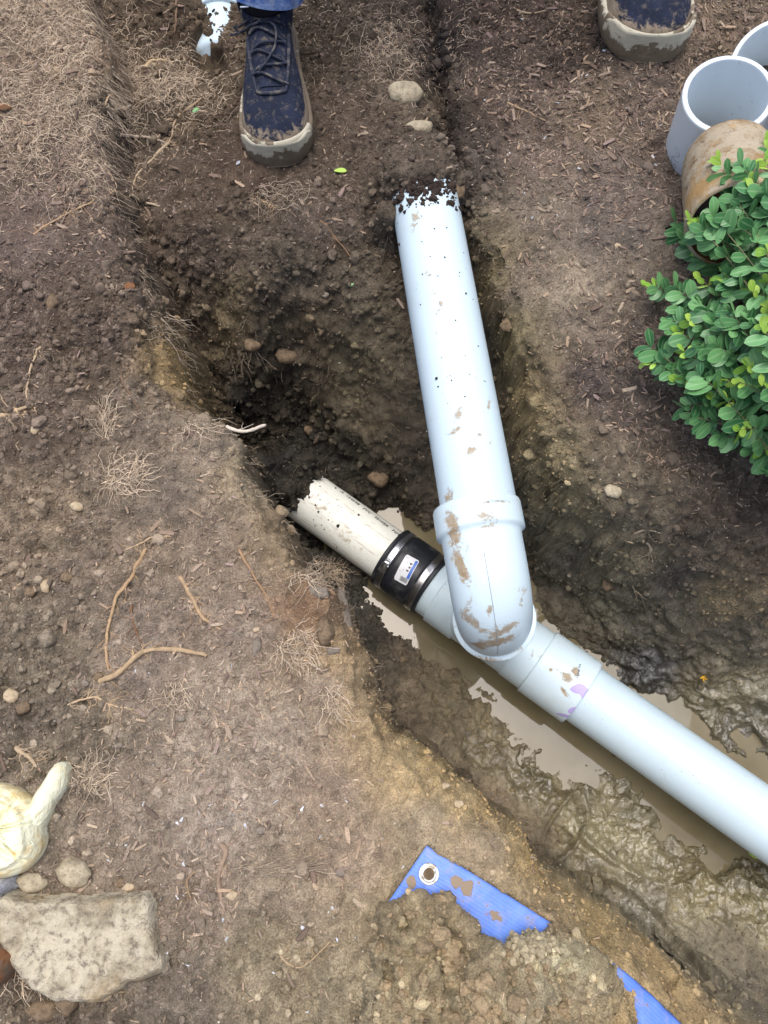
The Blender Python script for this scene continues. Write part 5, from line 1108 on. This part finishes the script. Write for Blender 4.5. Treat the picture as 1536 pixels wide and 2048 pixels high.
J = [pel, hipL, kL, aL, WL(np.array([(0, .07, .06)]))[0], WL(np.array([(0, .17, .045)]))[0], hipR, kR, aR, WR(np.array([(0, .07, .06)]))[0], WR(np.array([(0, .17, .045)]))[0], pel+np.array([0, 0, .16])]
E_ = [(0, 1), (1, 2), (2, 3), (3, 4), (4, 5), (0, 6), (6, 7), (7, 8), (8, 9), (9, 10), (0, 11)]
try:
    def mk(name, mat, r, J_, E2):
        me = bpy.data.meshes.new(name); off = np.array(person.location); me.from_pydata([tuple(np.array(j)-off) for j in J_], E2, []); me.update()
        o = bpy.data.objects.new(name, me); COL.objects.link(o); o.modifiers.new('skin', 'SKIN')
        if not me.skin_vertices:
            bpy.context.view_layer.objects.active = o; bpy.ops.mesh.customdata_skin_add()
        for k, v in enumerate(me.skin_vertices[0].data): v.radius = r[k]
        me.skin_vertices[0].data[0].use_root = True
        sb = o.modifiers.new('sub', 'SUBSURF'); sb.levels = 2; sb.render_levels = 2; me.materials.append(mat); o.parent = person; return o
    mk('body', m_skin, [(.12, .09), (.08, .08), (.052, .052), (.034, .036), (.030, .03), (.022, .018), (.08, .08), (.052, .052), (.034, .036), (.030, .03), (.022, .018), (.12, .09)], J, E_)
except Exception as ex: print('skin', ex)
# trousers: two tapered legs joined at the seat, open at the hems
def leg_tube(a_, k_, h_, r0, fdir):
    low = a_-np.array([0, 0, .027]); path = smooth_path([low, a_+(k_-a_)*.35, k_, h_], 40); r_ = np.interp(np.linspace(0, 1, 40), [0, .1, .5, 1], [r0, r0*.98, r0*1.08, r0*1.5])
    V, F_ = sweep(path, r_, 48, ref=(1, 0, 0), caps=False); V = V+(.004*fbm(V, 22, 3))[:, None]*np.array([1, 1, .2]); Vi, Fi = sweep(path[:8], r_[:8]-.004, 48, ref=(1, 0, 0), caps=False)
    Vh, Fh = sweep([path[0]-np.array([0, 0, .0]), path[0]+(path[1]-path[0])*.6], [r_[0]+.002]*2, 48, ref=(1, 0, 0), caps=False)
    return joinm((V, F_), (Vi, Fi), (Vh, Fh))
seat = sweep([pel+np.array([0, 0, -.10]), pel+np.array([0, 0, .0]), pel+np.array([0, 0, .14])], [.15, .17, .15], 40, ref=(1, 0, 0))
V, F_ = joinm(leg_tube(aL, kL, hipL, .062, ffL), leg_tube(aR, kR, hipR, .066, ffR), seat); obj('trousers', V, F_, m_jean, person)

# ------------------------------------------------------------------ glove
m_glove, t, b = newmat('latex_glove', rough=.45, spec=.4); b.inputs['Subsurface Weight'].default_value = .15; b.inputs['Subsurface Radius'].default_value = (.01, .008, .004)
c = mix(t, ramp(t, noise(t, 22, 5, .7, dist=1), .44, .68), (.90, .90, .66), (.74, .58, .28)); c = mix(t, ramp(t, noise(t, 40, 6, .8), .60, .72), c, (.42, .30, .16))
t.links.new(c, b.inputs['Base Color']); bump(t, b, math_(t, 'ADD', noise(t, 28, 4, .6, dist=2), math_(t, 'MULTIPLY', noise(t, 90, 3), .4)), .8, .006)
gc, _ = G(20, 1665)
def puffy(pts, z0, h, edge, fold, seed, knot, rim=0):
    poly = smooth_path([P(x, y, 0) for x, y in pts]+[P(*pts[0], 0)], 181)[:-1, :2]; c = poly.mean(0); tt = np.concatenate([[0], np.linspace(0, 1, 44)**1.4])
    xy = np.concatenate([c+(poly-c)*(1-t_) for t_ in tt]); x, y = xy[:, 0], xy[:, 1]
    d = np.maximum(sdist(x, y, poly), 0); t_ = np.clip(d/edge, 0, 1); dome = np.sqrt(np.clip(1-(1-t_)**2, 0, 1)); q = np.stack([x, y, np.zeros_like(x)+seed], 1)
    kx, ky = P(knot[0], knot[1], 0)[:2]; an = np.arctan2(y-ky, x-kx); rr_ = np.hypot(x-kx, y-ky)
    rd = np.stack([np.cos(an)*1.3, np.sin(an)*1.3, rr_*7+seed], 1); crease = (1-np.clip(np.abs(fbm(rd, 1.5, 2))*4.0, 0, 1))**2
    z = z0+h*dome+dome*fold*(-crease+1.1*fbm(q, 18, 3)+.15*fbm(q, 60, 2))+rim*(.0045*np.exp(-((d-.013)/.0022)**2)-.005*sst((d-.015)/.004)+.003*sst((d-.03)/.01)); z[:len(poly)] = z0-.012
    return np.column_stack([x, y, z]), grid_faces(len(tt), len(poly))
glove = thing('glove', 'balled up pale yellow rubber glove with one finger sticking out at the left edge', 'glove', tuple(gc))
V, F_ = puffy([(-72,1660),(-50,1595),(-10,1566),(28,1572),(56,1588),(77,1610),(89,1648),(90,1690),(70,1724),(38,1748),(-5,1754),(-48,1728)], .004, .028, .022, .010, 3.3, (10, 1655), 1); obj('glove_palm', V, F_, m_glove, glove)
V, F_ = puffy([(60,1625),(72,1592),(95,1558),(110,1534),(122,1524),(135,1526),(140,1542),(132,1575),(112,1608),(96,1640),(80,1665)], .003, .019, .014, .004, 8.1, (60, 1660)); obj('glove_finger', V, F_, m_glove, glove)

# ------------------------------------------------------------------ small leaves lying about
def leaf_template(nx=9, ny=5):
    V = []; A_ = []
    for i_ in range(nx):
        u_ = i_/(nx-1); w = .5*(max(0, math.sin(math.pi*min(1, u_**.95)))**.55)*(.62+.50*u_) if 0 < u_ < 1 else .015
        for j_ in range(ny):
            v_ = -1+2*j_/(ny-1); V.append((u_, v_*w*.56, .10*abs(v_)*w+.10*math.sin(u_*3.0)-.04*u_)); A_.append((u_, abs(v_)))
    return np.array(V), grid_faces(nx, ny, False), np.array(A_)
LV, LF, LA = leaf_template()
def leaf_mat(name, c1, c2, edge_c, rough=.38):
    m, t, b = newmat(name, c1, rough, .45); ed = attr(t, 'across'); rd = attr(t, 'rnd')
    c = mix(t, rd, c1, c2); c = mix(t, math_(t, 'MULTIPLY', ramp(t, ed, .80, 1.0), .55), c, edge_c); c = mix(t, math_(t, 'MULTIPLY', ramp(t, ed, .22, .0), .45), c, edge_c)
    t.links.new(c, b.inputs['Base Color']); b.inputs['Transmission Weight'].default_value = 0; bump(t, b, noise(t, 160, 3), .25, .001)
    b.inputs['Subsurface Weight'].default_value = .08; b.inputs['Subsurface Radius'].default_value = (.002, .004, .001); return m
m_leaf = leaf_mat('holly_leaf', (.04, .16, .055), (.17, .40, .15), (.34, .54, .28)); m_young = leaf_mat('young_leaf', (.20, .46, .05), (.42, .62, .10), (.55, .72, .25), .45)
def leaves_obj(name, pos, Xd, Nn, size, mat, parent=None, label=None, cat=None, loc=None, wid=1.0):
    n = len(pos); Xd = Xd/np.linalg.norm(Xd, axis=1)[:, None]; Yd = np.cross(Nn, Xd); Yd /= np.linalg.norm(Yd, axis=1)[:, None]; Zd = np.cross(Xd, Yd)
    R = np.stack([Xd, Yd, Zd], 2); sz = size[:, None]*np.stack([np.ones(n), RNG.uniform(.85, 1.25, n)*wid, RNG.uniform(.1, .8, n)], 1)
    V = np.einsum('nij,nkj->nki', R, LV[None]*sz[:, None, :])+pos[:, None, :]; F_ = (LF[None]+(np.arange(n)*len(LV))[:, None, None]).reshape(-1, 4)
    return obj(name, V.reshape(-1, 3), F_, mat, parent, attrs={'across': np.tile(LA[:, 1], n), 'rnd': np.repeat(RNG.random(n), len(LV))}, loc=loc)
def fallen(px, py, L_, an, mat, label):
    p, n_ = G(px, py); o = leaves_obj('fallen_leaf', np.array([p+np.array([0, 0, .003])]), np.array([[math.cos(an), math.sin(an), .05]]), np.array([[.1, .1, 1.0]]), np.array([L_]), mat, loc=tuple(p)); return tag(o, label, 'leaf', 'fallen leaves')
fallen(668, 344, .022, -.05, m_young, 'bright green leaf on the terrace below the navy shoe'); fallen(700, 576, .016, 1.2, m_leaf, 'small dark green leaf on the slope left of the long pipe')
fallen(386, 228, .014, .8, m_leaf, 'tiny dark leaf among roots left of the navy shoe'); fallen(1100, 980, .010, .3, m_leaf, 'speck of green leaf at the right slope')
o = fallen(1484, 1702, .020, -.4, m_young, 'green leaf floating against the outlet pipe near the right edge'); o.location.z = WZ+.003
fallen(473, 332, .010, .9, m_styro, 'tiny pale leaf scrap beside the shoe toe')
m_yel, _, _ = newmat('yellow_petal', (.75, .42, .03), .6)
p, _ = G(1406, 1357); ms = [sweep([p+np.array([-.006, 0, .002]), p+np.array([0, .003, .004]), p+np.array([.007, .004, .003])], [.001, .0026, .0012], 7), sweep([p, p+np.array([.0, -.006, .003])], [.002, .001], 6), sweep([p+np.array([.001, 0, .003]), p+np.array([.006, -.002, .003])], [.0018, .001], 6)]
tag(obj('petal', *joinm(*ms), m_yel, loc=tuple(p)), 'crumpled yellow petal on the wet right bank', 'petal')
# white plastic shavings on mulch
ms = [(1116,355), (1180,180), (1123,175), (1200,205), (1265,205)]

# ------------------------------------------------------------------ shrub
m_stem, t, b = newmat('green_stem', (.20, .24, .10), .6)
t.links.new(mix(t, noise(t, 40, 3), (.16, .20, .07), (.24, .19, .12)), b.inputs['Base Color'])
sb_ = np.array([.60, .40, -.01]); shrub = thing('shrub', 'green holly-like shrub with small glossy leaves and lime tips at the right edge', 'shrub', tuple(sb_))
TIPS = [(1436,318,.17),(1452,345,.18),(1478,330,.2),(1500,362,.2),(1528,318,.2),(1530,390,.2),(1470,395,.19),(1378,440,.14),(1400,452,.16),(1424,432,.17),(1450,425,.18),(1452,335,.12),(1500,300,.15),(1532,285,.17),(1470,350,.12),(1292,566,.05),(1300,692,.05),(1288,722,.04),(1345,572,.09),(1352,660,.08),(1398,556,.11),(1372,470,.06),(1350,446,.05),(1432,322,.10),(1440,552,.14),(1478,705,.16),(1440,738,.12),(1398,748,.10),(1330,640,.08),(1488,458,.16),(1512,440,.17),(1522,655,.19),(1530,700,.19),(1384,832,.05),(1366,815,.05),(1402,866,.05),(1432,868,.06),(1452,905,.05),(1482,930,.06),(1520,905,.09),(1500,822,.13),(1450,802,.10),(1412,790,.08),(1352,762,.06),(1330,738,.06),(1422,640,.13),(1462,622,.15),(1502,582,.17),(1452,500,.13),(1412,486,.10),(1502,384,.13),(1522,330,.14),(1534,502,.19),(1555,602,.2),(1562,752,.2),(1562,852,.17),(1442,590,.14),(1392,692,.11),(1472,762,.14),(1532,946,.08),(1400,605,.11),(1365,700,.09),(1425,690,.12),(1500,650,.17),(1520,770,.17),(1475,860,.10),(1420,830,.08),(1545,420,.17),(1470,400,.11),(1440,450,.10),(1500,520,.17),(1350,610,.08),(1400,780,.08),(1560,950,.10),(1460,550,.14),(1535,560,.19),(1490,900,.07),(1545,880,.12),(1440,770,.1),(1380,640,.1),(1455,660,.14),(1530,610,.18),(1490,730,.15),(1410,720,.1),(1395,500,.07)]
for _ in range(24): TIPS.append((random.uniform(1560, 1900), random.uniform(330, 980), random.uniform(.08, .26)))
for _ in range(4): TIPS.append((random.uniform(1400, 1580), random.uniform(430, 900), random.uniform(.02, .09)))
stems, lp_, lx, ln, ls, yp_, yx, yn, ys_ = [], [], [], [], [], [], [], [], []
for (tx_, ty_, tz_) in TIPS:
    if 1400 < tx_ < 1560 and ty_ > 480 and random.random() < .28: continue
    tip = P(tx_, ty_, tz_); bs = sb_+np.array([random.uniform(-.05, .12), random.uniform(-.15, .12), 0]); out = tip-bs
    # the branch leaves the crown further in and arches out
    m1 = bs+out*.45+np.array([0, 0, .06+.25*abs(tz_)]); path = bez(bs, bs+np.array([0, 0, .06]), m1, tip, 60)
    ln_ = np.linalg.norm(np.diff(path, axis=0), axis=1); cum = np.concatenate([[0], np.cumsum(ln_)]); tot = cum[-1]
    keep = cum > tot-min(.22, tot*.9); stems.append(sweep(path[keep][::3], np.linspace(.0018, .0007, len(path[keep][::3])), 5))
    s_ = tot-.003; k = 0; vis_tip = random.random() < .45; L_use = min(.125, tot*.8)
    while s_ > tot-L_use:
        p = np.array([np.interp(s_, cum, path[:, c_]) for c_ in range(3)]); p2 = np.array([np.interp(s_-.004, cum, path[:, c_]) for c_ in range(3)]); d = p-p2; d /= np.linalg.norm(d)+1e-9
        for sd_ in (0, 1):
            ph_ = k*2.4+sd_*math.pi+random.gauss(0, .3); _, u_, v_ = frame(d); rad_ = math.cos(ph_)*u_+math.sin(ph_)*v_
            prog = (tot-s_)/L_use; ld = d*(.50-.25*prog)+rad_*(.95+.3*prog); ld[2] = ld[2]*.55+.05; ld /= np.linalg.norm(ld)
            nn_ = np.array([0, -.25, 1.0])+RNG.normal(size=3)*.50; 
            if vis_tip and tot-s_ < .017:
                yp_.append(p); yx.append(ld); yn.append(nn_); ys_.append(random.uniform(.014, .020))
            else:
                lp_.append(p); lx.append(ld); ln.append(nn_); ls.append(random.uniform(.019, .038)*(.75+.25*min(1, prog*3)))
        s_ -= random.uniform(.006, .009) if tot-s_ < .03 else random.uniform(.015, .022); k += 1
obj('branches', *joinm(*stems), m_stem, shrub)
obj_l = leaves_obj('leaves', np.array(lp_), np.array(lx), np.array(ln), np.array(ls), m_leaf, shrub)
obj_y = leaves_obj('young_leaves', np.array(yp_), np.array(yx), np.array(yn), np.array(ys_), m_young, shrub); obj_y['label'] = 'lime green young leaves at the branch tips'
